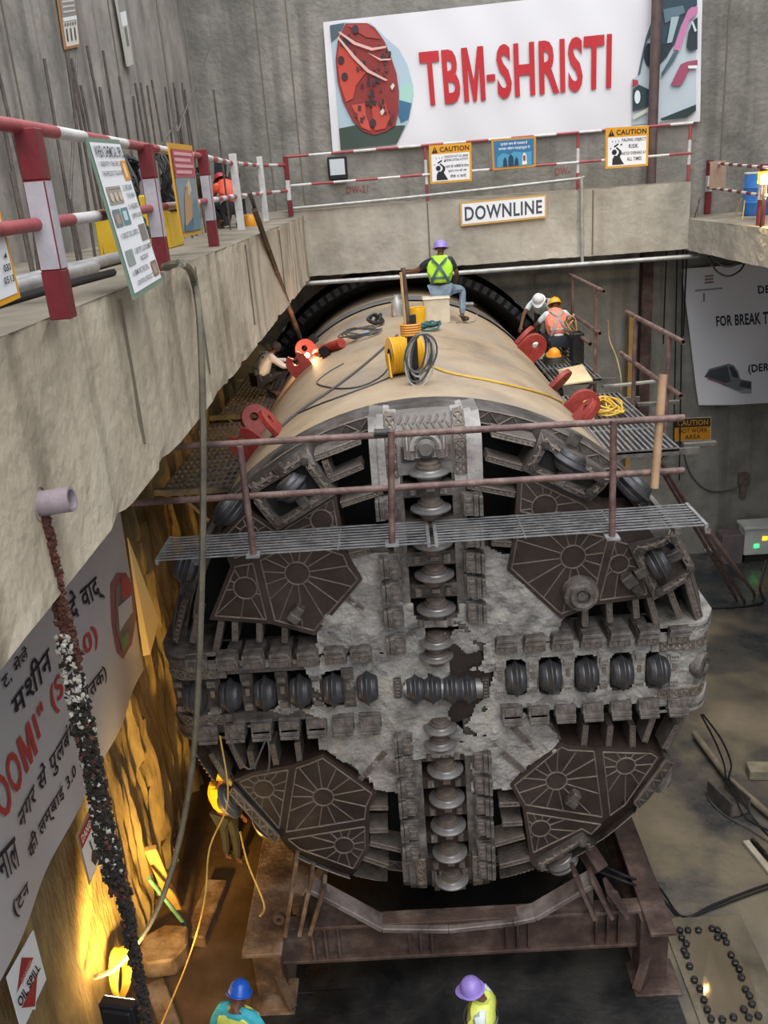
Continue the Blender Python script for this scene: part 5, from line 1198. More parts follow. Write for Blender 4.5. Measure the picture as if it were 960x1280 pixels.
for L, c, l in (([(135, 730), (143, 716), (155, 716), (165, 735), (170, 770), (165, 805), (152, 824), (142, 815), (136, 780)], '#8d5a5c', 1), ([(141, 735), (150, 722), (160, 735), (165, 770), (158, 806), (149, 815), (141, 785)], '#77706a', 2), ([(143, 760), (161, 744), (163, 765), (145, 790)], '#b9b9c4', 3), ([(147, 722), (158, 722), (162, 742), (148, 750)], '#a04a50', 3), ([(146, 800), (158, 790), (158, 806), (149, 816)], '#6f8a62', 3)): S.poly([P3(*p) for p in L], C(c), l, 2)
S.build('hindi_banner', 'grey-white banner with Hindi lettering on the wall under the left ledge', 'banner')
mb = MB(); a, b_, c, d = at(160, 672, 'x', -4.2), at(199, 775, 'x', -4.0), at(188, 818, 'x', -4.1), at(180, 820, 'x', -4.2)
mb.add([a, b_, c, d, a - Vector((.012, 0, 0)), b_ - Vector((.012, 0, 0)), c - Vector((.012, 0, 0)), d - Vector((.012, 0, 0))], [(0, 1, 2, 3), (7, 6, 5, 4), (0, 4, 5, 1), (1, 5, 6, 2), (2, 6, 7, 3), (3, 7, 4, 0)]); single('banner_flap', mb, flat('lamplit_gold_vinyl', '#c9b283', .5), 'loose flap at the right end of the Hindi banner, painted golden as if lamplit', 'sheet')  # the floodlight's golden light is painted into the flap's colour
# ---- diamond signs
def diamond(pts, top, label, word):
    q = [at(*p, 'x', -4.2) for p in pts]; mb = MB()
    S = Sign([q[0], q[1], q[2], q[3]], [WHITE], .012); return S
S = Sign([at(*p, 'x', -4.16) for p in ((96, 1045), (116, 1005), (130, 1062), (112, 1106))], [C('#a08f70')], .012)
S.rect(.04, .03, .96, .97, WHITE); S.rect(.04, .03, .96, .30, C('#a8302a'), 2); S.text('DANGER', .12, .09, .88, .24, WHITE, 3, .03)
S.poly([(.42, .92), (.30, .72), (.45, .6), (.62, .72), (.58, .92)], C('#3a3a3a'), 2); S.poly([(.44, .62), (.40, .40), (.47, .40), (.5, .6)], C('#4a4a4a'), 2); S.poly([(.6, .45), (.85, .38), (.8, .55), (.7, .58)], C('#7a7a7a'), 2); S.rect(.62, .66, .86, .70, BLACK, 2); S.rect(.66, .76, .84, .80, BLACK, 2)
S.build('danger_sign', 'white danger sign with red band on the lamp-lit left wall', 'sign')
S = Sign([at(*p, 'x', -4.2) for p in ((9, 1222), (42, 1163), (58, 1224), (28, 1290))], [WHITE], .012)
P4 = lambda x, y: S.st(at(x, y, 'x', -4.2))
S.poly([P4(*p) for p in ((25, 1196), (49, 1195), (44, 1262), (19, 1263))], WHITE, 1)
S.poly([P4(*p) for p in ((26, 1197), (41, 1197), (20, 1242))], C('#9c2f33'), 2); S.poly([P4(*p) for p in ((46, 1215), (43, 1258), (26, 1260))], C('#9c2f33'), 2)
S.textq('OIL SPILL', [P4(19, 1251), P4(44, 1203), P4(49, 1211), P4(24, 1260)], BLACK, 4, .03)
S.textq('DANGER', [P4(24, 1224), P4(36, 1199), P4(39, 1203), P4(26, 1231)], C('#c98f8f'), 4, .02)
S.build('oil_spill_sign', 'white diamond sign reading OIL SPILL at the foot of the Hindi banner', 'sign')
# ================================================================== people
def skinned(nodes, edges, root, sub=1):
    me = bpy.data.meshes.new('body_skin'); names = list(nodes); ix = {n: i for i, n in enumerate(names)}
    me.from_pydata([nodes[n][0] for n in names], [(ix[a], ix[c]) for a, c in edges], [])
    o = bpy.data.objects.new('body_skin', me); COL.objects.link(o)
    m = o.modifiers.new('skin', 'SKIN'); s = o.modifiers.new('sub', 'SUBSURF'); s.levels = sub; s.render_levels = sub
    for n in names:
        d = me.skin_vertices[0].data[ix[n]]; r = nodes[n][1]; d.radius = r if isinstance(r, tuple) else (r, r); d.use_root = (n == root)
    dg = bpy.context.evaluated_depsgraph_get(); res = bpy.data.meshes.new_from_object(o.evaluated_get(dg))
    vs = [v.co.copy() for v in res.vertices]; fs = [list(p.vertices) for p in res.polygons]
    bpy.data.objects.remove(o); bpy.data.meshes.remove(me); bpy.data.meshes.remove(res)
    return vs, fs
V = Vector
STAND = dict(pel=(0, 0, .95), spi=(0, .01, 1.12), che=(0, 0, 1.32), nec=(0, .0, 1.50), hea=(0, .02, 1.62), shL=(-.19, 0, 1.42), elL=(-.25, -.03, 1.14), wrL=(-.24, .1, .90), shR=(.19, 0, 1.42), elR=(.25, -.03, 1.14), wrR=(.24, .1, .90),
             hiL=(-.10, 0, .90), knL=(-.11, .02, .49), anL=(-.11, -.02, .09), toL=(-.12, .14, .04), hiR=(.10, 0, .90), knR=(.11, .02, .49), anR=(.11, -.02, .09), toR=(.12, .14, .04))
skin_c = mat('brown_skin', ['#5a3a2a', '#6d4734'], 8, .6, bump=0); hair_c = flat('black_hair', '#14110f', .7)
boot_m = mat('dusty_boot', ['#3f352c', '#5c4f42'], 8, .8, bump=.2)
def person(label, loc, rz, pose, shirt, vest, trousers, helmet, tilt=(0, 0), harness=None, sleeves='wr', scale=1.0, band=None, cap=False):
    J = dict(STAND); J.update(pose); J = {k: V(p) for k, p in J.items()}
    t = empty('person', (0, 0, 0), label, 'person')
    up = (J['hea'] - J['nec']).normalized(); R_t = Matrix.Rotation(tilt[0], 3, 'X') @ Matrix.Rotation(tilt[1], 3, 'Z')
    hu = (R_t @ V((0, 0, 1))).normalized(); hf = (R_t @ V((0, 1, 0))).normalized(); hr = hf.cross(hu)
    H = J['hea']; nd = {}; ed = []
    def N(n, p, r): nd[n] = (V(p), r)
    N('pel', J['pel'], (.15, .12)); N('spi', J['spi'], (.14, .11)); N('che', J['che'], (.16, .12)); N('nec', J['nec'], .055); N('hea', H, (.075, .085)); N('top', H + hu * .085, (.065, .075)); N('chin', H - hu * .06 + hf * .035, .055)
    ed += [('pel', 'spi'), ('spi', 'che'), ('che', 'nec'), ('nec', 'chin'), ('chin', 'hea'), ('hea', 'top')]
    for s, S_ in (('L', -1), ('R', 1)):
        N('sh' + s, J['sh' + s], .062); N('el' + s, J['el' + s], .045); N('wr' + s, J['wr' + s], .03)
        ed += [('che', 'sh' + s), ('sh' + s, 'el' + s), ('el' + s, 'wr' + s)]
        d = (J['wr' + s] - J['el' + s]).normalized(); x = d.cross(V((0, 0, 1)));
        if x.length < .1: x = d.cross(V((0, 1, 0)))
        x.normalize(); n_ = x.cross(d)
        N('pa' + s, J['wr' + s] + d * .07, (.036, .02)); ed.append(('wr' + s, 'pa' + s))
        for k, L_ in enumerate((.062, .075, .07, .055)):
            o = J['wr' + s] + d * .09 + x * (k - 1.5) * .021; N('f%d%s' % (k, s), o, .0095); N('g%d%s' % (k, s), o + d * L_ * .5 - n_ * .012, .009); N('h%d%s' % (k, s), o + d * L_ * .85 - n_ * .042, .0075)
            ed += [('pa' + s, 'f%d%s' % (k, s)), ('f%d%s' % (k, s), 'g%d%s' % (k, s)), ('g%d%s' % (k, s), 'h%d%s' % (k, s))]
        o = J['wr' + s] + d * .04 - x * S_ * .035; N('t' + s, o, .011); N('u' + s, o + d * .045 - x * S_ * .02 - n_ * .02, .009); ed += [('wr' + s, 't' + s), ('t' + s, 'u' + s)]
        N('hi' + s, J['hi' + s], .095); N('kn' + s, J['kn' + s], .06); N('an' + s, J['an' + s], .042); N('to' + s, J['to' + s], .034)
        ed += [('pel', 'hi' + s), ('hi' + s, 'kn' + s), ('kn' + s, 'an' + s), ('an' + s, 'to' + s)]
    W = lambda vs: [Matrix.Rotation(rz, 3, 'Z') @ (V(v) * scale) + V(loc) for v in vs]
    mb = MB(); vs, fs = skinned(nd, ed, 'pel'); mb.add(W(vs), fs, 0, True)
    f = MB()                                               # nose, ears, eyes, mouth
    f.lathe([(.001, .0), (.012, .004), (.016, .03), (.006, .05)], H + hf * .078 - hu * .035, hf * .35 + hu, 8)
    for s in (-1, 1):
        f.lathe([(.001, -.01), (.02, -.008), (.024, 0), (.02, .008), (.001, .01)], H + hr * s * .082 - hu * .005, hr, 8)
        f.lathe([(.001, .0), (.011, .001), (.013, .004), (.001, .006)], H + hr * s * .032 + hf * .083 + hu * .005, hf, 8, 1)
    f.box(H + hf * .083 - hu * .055, (.045, .012, .01), None, 2)
    mb.add(W(f.v), f.f); mb.mi[-len(f.f):] = f.mi; mb.sm[-len(f.f):] = f.sm
    mb.build('body', [skin_c, flat('eye_white', '#d9d2c8', .3), flat('lip', '#5a2c28', .5)], t)
    def cloth(name, nodes, edges, root, m):
        vs, fs = skinned({n: (V(p), r) for n, (p, r) in nodes.items()}, edges, root); q = MB(); q.add(W(vs), fs, 0, True); return q.build(name, m, t)
    P = lambda n: J[n]
    nodes = dict(pel=(P('pel') + V((0, 0, .02)), (.172, .14)), spi=(P('spi'), (.165, .135)), che=(P('che'), (.185, .14)), nec=(P('nec') - up * .05, .075)); edges = [('pel', 'spi'), ('spi', 'che'), ('che', 'nec')]
    for s in 'LR':
        nodes['sh' + s] = (P('sh' + s), .08); nodes['el' + s] = (P('el' + s) if sleeves == 'wr' else P('sh' + s).lerp(P('el' + s), .8), .06); edges += [('che', 'sh' + s), ('sh' + s, 'el' + s)]
        if sleeves == 'wr': nodes['wr' + s] = (P('el' + s).lerp(P('wr' + s), .92), .042); edges.append(('el' + s, 'wr' + s))
    cloth('shirt', nodes, edges, 'pel', shirt)
    nodes = dict(pel=(P('pel'), (.165, .135))); edges = []
    for s in 'LR':
        nodes['hi' + s] = (P('hi' + s), .112); nodes['kn' + s] = (P('kn' + s), .078); nodes['an' + s] = (P('kn' + s).lerp(P('an' + s), .93), .06); edges += [('pel', 'hi' + s), ('hi' + s, 'kn' + s), ('kn' + s, 'an' + s)]
    cloth('trousers', nodes, edges, 'pel', trousers)
    for s in 'LR':
        d = (P('to' + s) - P('an' + s)); d.z = 0; d = d.normalized() if d.length > .01 else V((0, 1, 0))
        a = V(P('an' + s)); z0 = P('to' + s).z - .04
        cloth('boot', dict(a=(a + V((0, 0, .03)), .056), b=(V((a.x, a.y, z0 + .055)) - d * .02, .055), c=(V((a.x, a.y, z0 + .05)) + d * .10, .05), d=(V((a.x, a.y, z0 + .045)) + d * .18, .042)), [('a', 'b'), ('b', 'c'), ('c', 'd')], 'b', boot_m)
    if vest is not None:
        lo = P('pel').lerp(P('spi'), .35)
        nodes = dict(pel=(lo, (.215, .185)), spi=(P('spi'), (.215, .18)), che=(P('che'), (.235, .19)), nec=(P('che').lerp(P('nec'), .82), (.135, .105))); edges = [('pel', 'spi'), ('spi', 'che'), ('che', 'nec')]
        for s in 'LR': nodes['sh' + s] = (P('che').lerp(P('sh' + s), 1.0) + V((0, 0, .03)), .145); edges.append(('che', 'sh' + s))
        vo = cloth('safety_vest', nodes, edges, 'pel', vest)
        if band is not None:
            for k in (0.0, .8):
                c = P('spi').lerp(P('che'), k - .25); a = (P('che') - P('spi')).normalized(); q = MB(); x = V((1, 0, 0)); x = (x - a * x.dot(a)).normalized(); y = a.cross(x)
                pts = [c + x * math.cos(2 * PI * i / 24) * .222 + y * math.sin(2 * PI * i / 24) * .19 for i in range(25)]
                vv = []; 
                for p in pts: vv += [p - a * .025, p + a * .025]
                q.add(W(vv), [(2 * i, 2 * i + 2, 2 * i + 3, 2 * i + 1) for i in range(24)], 0, True); q.build('reflective_band', band, vo)
    if harness is not None:
        a = (P('che') - P('spi')).normalized(); x = V((1, 0, 0)); x = (x - a * x.dot(a)).normalized(); bk = x.cross(a) * -1
        if bk.dot(V((0, -1, 0))) < 0: bk = -bk
        q = MB(); sb = .205 if vest is not None else .185
        for s in (-1, 1):
            pts = [P('che') + x * s * .12 + a * .17 - bk * .03, P('che') + x * s * .11 + a * .10 + bk * (sb - .03), P('che') + bk * sb * .93 - a * .02, P('spi') - x * s * .12 + bk * (sb - .03), P('pel') - x * s * .19 + bk * .02]
            L_ = spline(pts, 6)
            for p0, p1 in zip(L_, L_[1:]): q.bar(*W([p0, p1]), .045, .012, Matrix.Rotation(rz, 3, 'Z') @ bk)
        q.bar(*W([P('spi') - x * .18 + bk * sb * .8, P('spi') + x * .18 + bk * sb * .8]), .04, .012, Matrix.Rotation(rz, 3, 'Z') @ bk)
        q.build('harness', harness, t)
    if helmet is not None:
        q = MB(); o = H + hu * .03
        q.lathe([(.001, .125), (.05, .118), (.09, .092), (.115, .05), (.123, .0), (.127, -.012), (.145, -.018), (.147, -.024), (.120, -.018), (.112, .0)], o, hu, 24)
        vs = [o + (hr * math.sin(an) * .125 + hf * math.cos(an) * .125) + hu * -.014 for an in [(-1.1 + 2.2 * i / 10) for i in range(11)]] + [o + (hr * math.sin(an) * .135 + hf * (math.cos(an) * .19)) + hu * -.03 for an in [(-1.1 + 2.2 * i / 10) for i in range(11)]]
        q.add(vs, [(i, i + 1, 12 + i, 11 + i) for i in range(10)], 0, True)
        q.tube([o + hf * (.115 * math.cos(an)) + hu * (.128 * math.sin(an)) for an in [PI * (.15 + .7 * i / 10) for i in range(11)]], .012, 6)
        q.v = W(q.v); q.build('safety_helmet', helmet, t)
    else:
        q = MB(); q.lathe([(.001, .115), (.05, .108), (.085, .08), (.1, .03), (.1, -.03), (.085, -.05)], H, hu, 18); q.v = W(q.v); q.build('head_cloth' if cap else 'hair', cap or hair_c, t)
    t.location = V(loc); 
    for ch in t.children: ch.location = -V(loc)
    return t
hv_green = mat('hi_vis_lime', ['#9ad51e', '#b6ea3a'], 8, .6, bump=.1); hv_yel = mat('hi_vis_yellow', ['#c3cf4a', '#dbe27a'], 8, .6, bump=.1); hv_or = mat('hi_vis_salmon', ['#d6705a', '#ea927c'], 8, .6, bump=.1); hv_red = mat('hi_vis_orange', ['#c8412a', '#dd5a3c'], 8, .6, bump=.1); hv_gold = mat('vest_gold', ['#c9a71e', '#dcc03a'], 8, .6, bump=.1)
navy_c = mat('navy_cloth', ['#191c26', '#262b38'], 8, .8, bump=.1); jean_c = mat('faded_jeans', ['#5f6f80', '#8496a6'], 8, .8, bump=.15); grey_c = mat('pale_grey_cloth', ['#d5dde8', '#eef3fa'], 6, .8, bump=.15); teal_c = mat('turquoise_cloth', ['#2f9bb0', '#4dbccb'], 6, .7, bump=.1); darkc = mat('dark_trousers', ['#1c1d22', '#2d2e33'], 6, .8, bump=.1); white_c = mat('white_cloth', ['#b9c6c8', '#d4dddd'], 6, .8, bump=.1)
lil = flat('lilac_plastic', '#8c78c4', .35); blu = flat('blue_plastic', '#1f55b8', .3); wht = flat('white_plastic', '#d3d7da', .35); yelp = flat('yellow_plastic_helmet', '#dca21a', .35); redh = flat('red_plastic', '#a02a32', .4)
band_m = mat('silver_band', ['#a9b0b0', '#c2c9c9'], 8, .35, metal=.3, bump=0); har_m = mat('teal_harness', ['#2c4652', '#48646e'], 8, .6, bump=0); har_b = mat('steel_blue_harness', ['#3a5a6e', '#5d7c8e'], 8, .6, bump=0)
# seat for the man on top of the shield
SB = onshield(533, 392); zs = ZC + math.sqrt(3.22 ** 2 - .85 ** 2)
p_seat = V((.62, 8.6, 7.46))
mb = MB(); mb.box((.55, 7.55, 7.65), (.48, .42, .44)); mb.box((.55, 7.55, 7.88), (.51, .45, .03)); single('seat_box', mb, mat('cream_box', ['#bdb29c', '#d2c8b4'], 4, .7, bump=.1), 'cream box on top of the shield under the seated worker', 'box', .01)
person('worker in lime vest and lilac helmet seated on cream box atop the shield, back turned', (.66, 7.72, 7.40), -.12,
       dict(pel=(0, 0, .60), spi=(0, .04, .76), che=(0, .08, .97), nec=(.0, .12, 1.15), hea=(.02, .17, 1.27), shL=(-.2, .08, 1.07), elL=(-.42, .12, .92), wrL=(-.62, .18, .90), shR=(.2, .08, 1.07), elR=(.30, .12, .83), wrR=(.25, .34, .66),
            hiL=(-.1, .04, .56), knL=(-.14, .42, .50), anL=(-.12, .40, .08), toL=(-.12, .56, .03), hiR=(.12, .04, .56), knR=(.38, .26, .54), anR=(.36, .10, .06), toR=(.46, .22, .0)), navy_c, hv_green, jean_c, lil, (-.25, 0), har_m, 'el', 1.04)
GP = (-2.98, 8.5, 6.02)
person('welder in pale grey shirt with harness crouching on the left platform', GP, -1.05,
       dict(pel=(0, -.1, .34), spi=(0, .0, .50), che=(0, .12, .70), nec=(0, .24, .84), hea=(0, .33, .92), shL=(-.19, .14, .78), elL=(-.26, .38, .62), wrL=(-.12, .62, .62), shR=(.19, .14, .78), elR=(.28, .34, .58), wrR=(.12, .58, .56),
            hiL=(-.11, -.06, .34), knL=(-.22, .34, .46), anL=(-.18, .12, .10), toL=(-.2, .3, .04), hiR=(.11, -.06, .34), knR=(.22, .32, .46), anR=(.18, .1, .10), toR=(.2, .3, .04)), grey_c, None, darkc, None, (-.7, 0), har_b, 'wr', 1.05, None, mat('dark_head_cloth', ['#2e2f36', '#4a4650'], 8, .8, bump=.1))
person('worker in white helmet bending over the right lugs, facing the camera', (3.15, 11.3, 6.0), PI - .35,
       dict(pel=(0, -.16, .78), spi=(0, -.05, .92), che=(0, .14, 1.08), nec=(0, .30, 1.16), hea=(0, .42, 1.2), shL=(-.19, .17, 1.12), elL=(-.26, .36, .88), wrL=(-.2, .5, .66), shR=(.19, .17, 1.12), elR=(.32, .40, .92), wrR=(.36, .55, .68),
            hiL=(-.11, -.14, .76), knL=(-.14, .1, .44), anL=(-.12, -.06, .10), toL=(-.12, .1, .04), hiR=(.11, -.14, .76), knR=(.14, .1, .44), anR=(.12, -.06, .10), toR=(.12, .1, .04)), white_c, None, darkc, wht, (-.9, 0), None, 'el', 1.05)
person('worker in yellow helmet and salmon vest crouching on the right platform, back to camera', (3.3, 10.3, 6.0), .1,
       dict(pel=(0, -.12, .42), spi=(0, -.02, .58), che=(0, .08, .80), nec=(0, .2, .96), hea=(.04, .28, 1.06), shL=(-.2, .1, .90), elL=(-.36, .2, .70), wrL=(-.36, .42, .58), shR=(.2, .1, .90), elR=(.38, .18, .70), wrR=(.42, .42, .58),
            hiL=(-.11, -.08, .40), knL=(-.24, .3, .48), anL=(-.18, .08, .10), toL=(-.2, .26, .04), hiR=(.11, -.08, .40), knR=(.24, .3, .48), anR=(.18, .08, .10), toR=(.2, .26, .04)), white_c, hv_or, navy_c, yelp, (-.5, 0), mat('grey_harness', ['#7d7f80', '#a0a2a2'], 8, .5, bump=0), 'el', 1.1)
person('worker in blue helmet and turquoise shirt walking at the bottom edge, back to camera', (-2.5, -1.95, 0), -.35, dict(hea=(.02, .07, 1.62), elL=(-.32, -.04, 1.16), elR=(.34, .0, 1.16), knR=(.11, .12, .5), anR=(.11, .0, .12), toR=(.12, .16, .08)), teal_c, hv_yel, jean_c, blu, (-.45, 0), None, 'wr', 1.0, band_m)
person('worker in lilac helmet and yellow vest walking left across dark floor sheet', (.22, -2.0, 0), 1.35, dict(hea=(0, .10, 1.60), che=(0, .02, 1.32), knL=(-.11, .18, .5), anL=(-.11, .1, .12), toL=(-.12, .26, .08), elR=(.24, -.12, 1.15), wrR=(.22, .02, .92)), white_c, hv_yel, darkc, lil, (-.2, 0), None, 'el', 1.0, band_m)
person('worker in gold vest standing behind the lower left edge of the cutterhead', (-3.36, 2.0, 0), -.5, {}, hv_gold, hv_gold, darkc, yelp, (-.2, 0), None, 'el', 1.0)
person('worker in red helmet and orange vest crouching on the far left ledge', (-3.0, 7.3, ST), .6,
       dict(pel=(0, -.12, .36), spi=(0, -.02, .50), che=(0, .1, .66), nec=(0, .22, .76), hea=(0, .30, .84), shL=(-.19, .12, .74), elL=(-.3, .3, .52), wrL=(-.2, .5, .40), shR=(.19, .12, .74), elR=(.3, .3, .52), wrR=(.2, .5, .40),
            hiL=(-.11, -.08, .36), knL=(-.22, .3, .46), anL=(-.18, .08, .10), toL=(-.2, .26, .04), hiR=(.11, -.08, .36), knR=(.22, .3, .46), anR=(.18, .08, .10), toR=(.2, .26, .04)), hv_red, hv_red, darkc, redh, (-.6, 0), None, 'el', .95, band_m)

# ================================================================== gear on top of the shield
t = empty('cable_post', (-.05, 1.95, 7.5), 'dark steel post on the shield hung with coils of grey cable', 'post')
mb = MB(); mb.box((-.04, 1.95, 7.93), (.13, .03, .9)); mb.box((-.04, 1.92, 7.93), (.03, .08, .9)); mb.build('lower_post', dark_m, t, .004)
mb = MB(); mb.tube([(-.07, 1.93, 8.2), (-.1, 1.95, 8.95)], .03, 8); mb.build('upper_post', rust_m, t)
mb = MB(); mb.tube([(-.11, 1.9, 8.1), (-.13, 1.9, 8.9)], .018, 6); mb.build('wooden_stick', mat('pale_stick', ['#a98a5a', '#c4a878'], 4, .7, bump=.2), t)
mb = MB(); rnd.seed(9)
for k in range(9):
    w_ = .10 + .012 * k; h_ = .24 + .03 * (k % 4); c = V((.02 + .02 * (k % 3), 1.86 - .012 * k, 8.16 - h_))
    mb.tube([c + V((math.sin(2 * PI * i / 20) * w_ + .04 * math.cos(2 * PI * i / 20), 0, math.cos(2 * PI * i / 20) * h_)) for i in range(21)], .013, 6, k % 2)
mb.build('cable_coil', [gcable_m, mat('pale_cable', ['#8f9290', '#b4b6b2'], 6, .5, bump=0)], t)
mb = MB()
for k in range(5): mb.tube([V((-.05 + math.cos(2 * PI * i / 16) * .12, 1.93 + math.sin(2 * PI * i / 16) * .09, 8.14 + .03 * k)) for i in range(17)], .016, 6)
mb.build('orange_binding', mat('orange_cord', ['#c98328', '#e0a04a'], 6, .6, bump=0), t)
t = empty('hose_reel', (-.2, 2.4, 7.5), 'yellow drum of hose lying on the shield behind the cable post', 'hose reel')
c = V((-.14, 2.55, 7.78)); mb = MB(); ax = V((.95, .25, 0)).normalized()
mb.lathe([(.10, -.21), (.245, -.21), (.25, -.19), (.235, -.17)] + [(.235 + (.012 if i % 2 else 0), -.17 + .34 * i / 16) for i in range(17)] + [(.235, .17), (.25, .19), (.245, .21), (.10, .21)], c, ax, 28); mb.build('drum', yel_m, t)
mb = MB(); mb.lathe([(.001, -.2), (.11, -.2), (.11, .2), (.001, .2)], c, ax, 16); mb.build('core', dark_m, t)
for s in (-1, 1): mb = MB(); mb.tube([c + ax * s * .2 + V((0, -.2, -.25)), c + ax * s * .22 + V((0, 0, .02)), c + ax * s * .2 + V((0, .2, -.25))], .018, 6); mb.build('stand', yel_m, t)
mb = MB(); c = onshield(497, 395); mb.lathe([(.001, 0), (.11, 0), (.12, .04), (.11, .3), (.06, .36), (.05, .42), (.001, .42)], c - V((0, 0, .02)), (0, 0, 1), 14); single('steel_flask', mb, galv_m, 'grey metal flask standing by the post on top of the shield', 'flask')
mb = MB(); c = onshield(523, 402); mb.lathe([(.001, 0), (.13, 0), (.15, .26), (.14, .28), (.12, .27), (.11, .02)], c - V((0, 0, .02)), (0, 0, 1), 16); single('yellow_bucket', mb, yel_m, 'small yellow bucket on the shield between post and cream box', 'bucket')
def heap(name, c, rx, ry, h, n, r, m, label, cat):
    mb = MB(); pts = []
    for k in range(n): a = k * 1.1; q = .4 + .6 * rnd.random(); x, y = math.cos(a) * rx * q, math.sin(a) * ry * q; pts.append(c + V((x, y, .02 + h * rnd.random())))
    mb.tube(spline(pts, 4), r, 6); return single(name, mb, m, label, cat)
heap('green_rope', onshield(537, 412), .26, .3, .12, 26, .016, mat('teal_rope', ['#1f4a4e', '#37696c'], 6, .7, bump=0), 'teal rope heaped on the shield in front of the cream box', 'rope')
heap('welding_lead', onshield(455, 420) + V((0, 0, .02)), .5, .6, .08, 26, .014, gcable_m, 'tangle of grey welding leads on the left of the shield top', 'cable')
heap('welding_lead', onshield(470, 408) + V((0, 0, .03)), .16, .2, .16, 14, .03, dark_m, 'dark bundle of welding tools at upper end of the grey leads', 'cable')
t = empty('grinder', onshield(445, 424), 'small blue grey angle grinder among the leads on the shield', 'grinder')
c = onshield(445, 425) + V((0, 0, .06)); mb = MB(); mb.tube([c, c + V((.22, .2, .03))], .04, 10); mb.build('body', mat('blue_grey_plastic', ['#5b7690', '#8ba0b4'], 5, .4, bump=0), t); mb = MB(); mb.lathe([(.001, 0), (.08, 0), (.08, .015), (.001, .015)], c + V((-.05, -.05, 0)), (.3, -.3, 1), 16); mb.build('disc', dark_m, t)
t = empty('drill_tool', onshield(580, 384), 'small grey power tool on the shield right of the seated worker', 'power tool')
c = onshield(580, 384) + V((0, 0, .06)); mb = MB(); mb.tube([c, c + V((.2, .1, -.02))], .05, 10); mb.build('body', grate_m, t); mb = MB(); mb.tube([c + V((.2, .1, -.02)), c + V((.28, .14, -.04))], .02, 8); mb.build('nose', dark_m, t)
def oncable(name, P, r, m, label, n=6):
    pts = [onshield(*p) for p in P]; pts = spline(pts, n); out = []
    for p in pts: d = V((p.x, 0, p.z - ZC)).normalized(); out.append(V((0, p.y, ZC)) + d * (3.22 + r))
    mb = MB(); mb.tube(out, r, 6); return single(name, mb, m, label, 'cable')
oncable('welding_cable', [(497, 420), (470, 445), (440, 470), (410, 492), (380, 512), (352, 535)], .018, gcable_m, 'grey cable running from the reel down the left of the shield')
oncable('welding_cable', [(515, 462), (470, 480), (430, 495), (395, 508), (368, 520)], .012, gcable_m, 'thin cable along the front left of the shield top')
oncable('welding_cable', [(492, 448), (478, 470), (450, 484), (420, 486), (397, 480), (405, 470), (430, 455)], .011, gcable_m, 'thin looped cable on the left side of the shield')
oncable('yellow_hose', [(535, 457), (560, 467), (600, 475), (650, 486), (690, 498), (702, 504)], .016, mat('yellow_hose', ['#c59a2a'], 4), 'yellow hose lying across the shield towards the right lugs')
oncable('welding_cable', [(583, 384), (595, 392), (592, 402), (570, 404)], .009, mat('brown_lead', ['#7a5a46'], 4), 'thin brown lead curling beside the grey power tool')
t = empty('extinguisher', onshield(410, 442), 'red cylinder lying on the left shoulder of the shield by the welder', 'fire extinguisher')
a = onshield(396, 448) + V((-.02, 0, .10)); e = onshield(428, 436) + V((0, 0, .10)); d = (e - a).normalized(); L_ = (e - a).length
mb = MB(); mb.lathe([(.001, 0), (.03, 0), (.05, .03), (.085, .07), (.09, .1), (.09, L_ - .02), (.08, L_), (.001, L_)], a, d, 18); mb.build('cylinder', red_m, t)
mb = MB(); mb.lathe([(.001, -.07), (.03, -.07), (.035, 0)], a, d, 10); mb.build('valve', dark_m, t)
# welding arc by the left lug
W_ = onshield(388, 452) + V((-.05, 0, .12))
t = empty('welding_arc', W_, 'bright orange welding glow at the red lug beside the welder', 'welding arc')
mb = MB(); mb.lathe([(.001, -.05), (.035, -.035), (.05, 0), (.035, .035), (.001, .05)], W_, (0, 0, 1), 12); mb.build('glow', flat('arc', '#ffd890', .5, 0, ('#ffd9a0', 25)), t)
lp = bpy.data.lights.new('arc_light', 'POINT'); lp.energy = 28; lp.color = (1, .55, .25); lp.shadow_soft_size = .05; lo = bpy.data.objects.new('arc_light', lp); COL.objects.link(lo); lo.location = W_ + V((-.1, -.12, .12))
# boxes and tools on the right platform
t = empty('junction_box', (2.9, 9.3, 6.0), 'pale grey control box standing by the pair of red lugs', 'control box')
c = at(669, 438, 'y', 9.0); mb = MB(); mb.box(c, (.34, .28, .34)); mb.build('case', mat('pale_grey_paint', ['#b9bcb8'], 4), t, .015); mb = MB(); mb.box(c + V((.02, -.145, -.02)), (.1, .01, .1)); mb.build('socket', BLACK, t)
c = at(692, 447, 'y', 8.8); t = empty('orange_helmet_basket', c, 'orange plastic helmet resting on a dark coil behind the plywood', 'helmet')
mb = MB(); mb.lathe([(.001, .16), (.06, .15), (.11, .1), (.135, .02), (.16, 0), (.16, -.01), (.12, 0)], c + V((0, 0, .05)), (.1, -.4, 1), 20); mb.build('shell', flat('orange_plastic', '#d8901a', .4), t)
mb = MB()
for k in range(4): mb.tube([c + V((math.cos(2 * PI * i / 16) * .2, math.sin(2 * PI * i / 16) * .2, -.1 + .04 * k)) for i in range(17)], .02, 6)
mb.build('coil', dark_m, t)
heap('rope_bundle', at(712, 420, 'y', 10.2), .16, .3, .45, 40, .016, mat('tan_rope', ['#8d7550', '#b49a72'], 6, .8, bump=0), 'bundle of tan rope tied on the platform railing behind the workers', 'rope')
mb = MB(); c = at(722, 425, 'y', 9.6); mb.boxx(c.x - .12, c.x + .12, 9.5, 9.9, 6.05, c.z + .15); single('dark_toolbox', mb, dark_m, 'dark box standing on the right platform beside the rope bundle', 'box', .01)
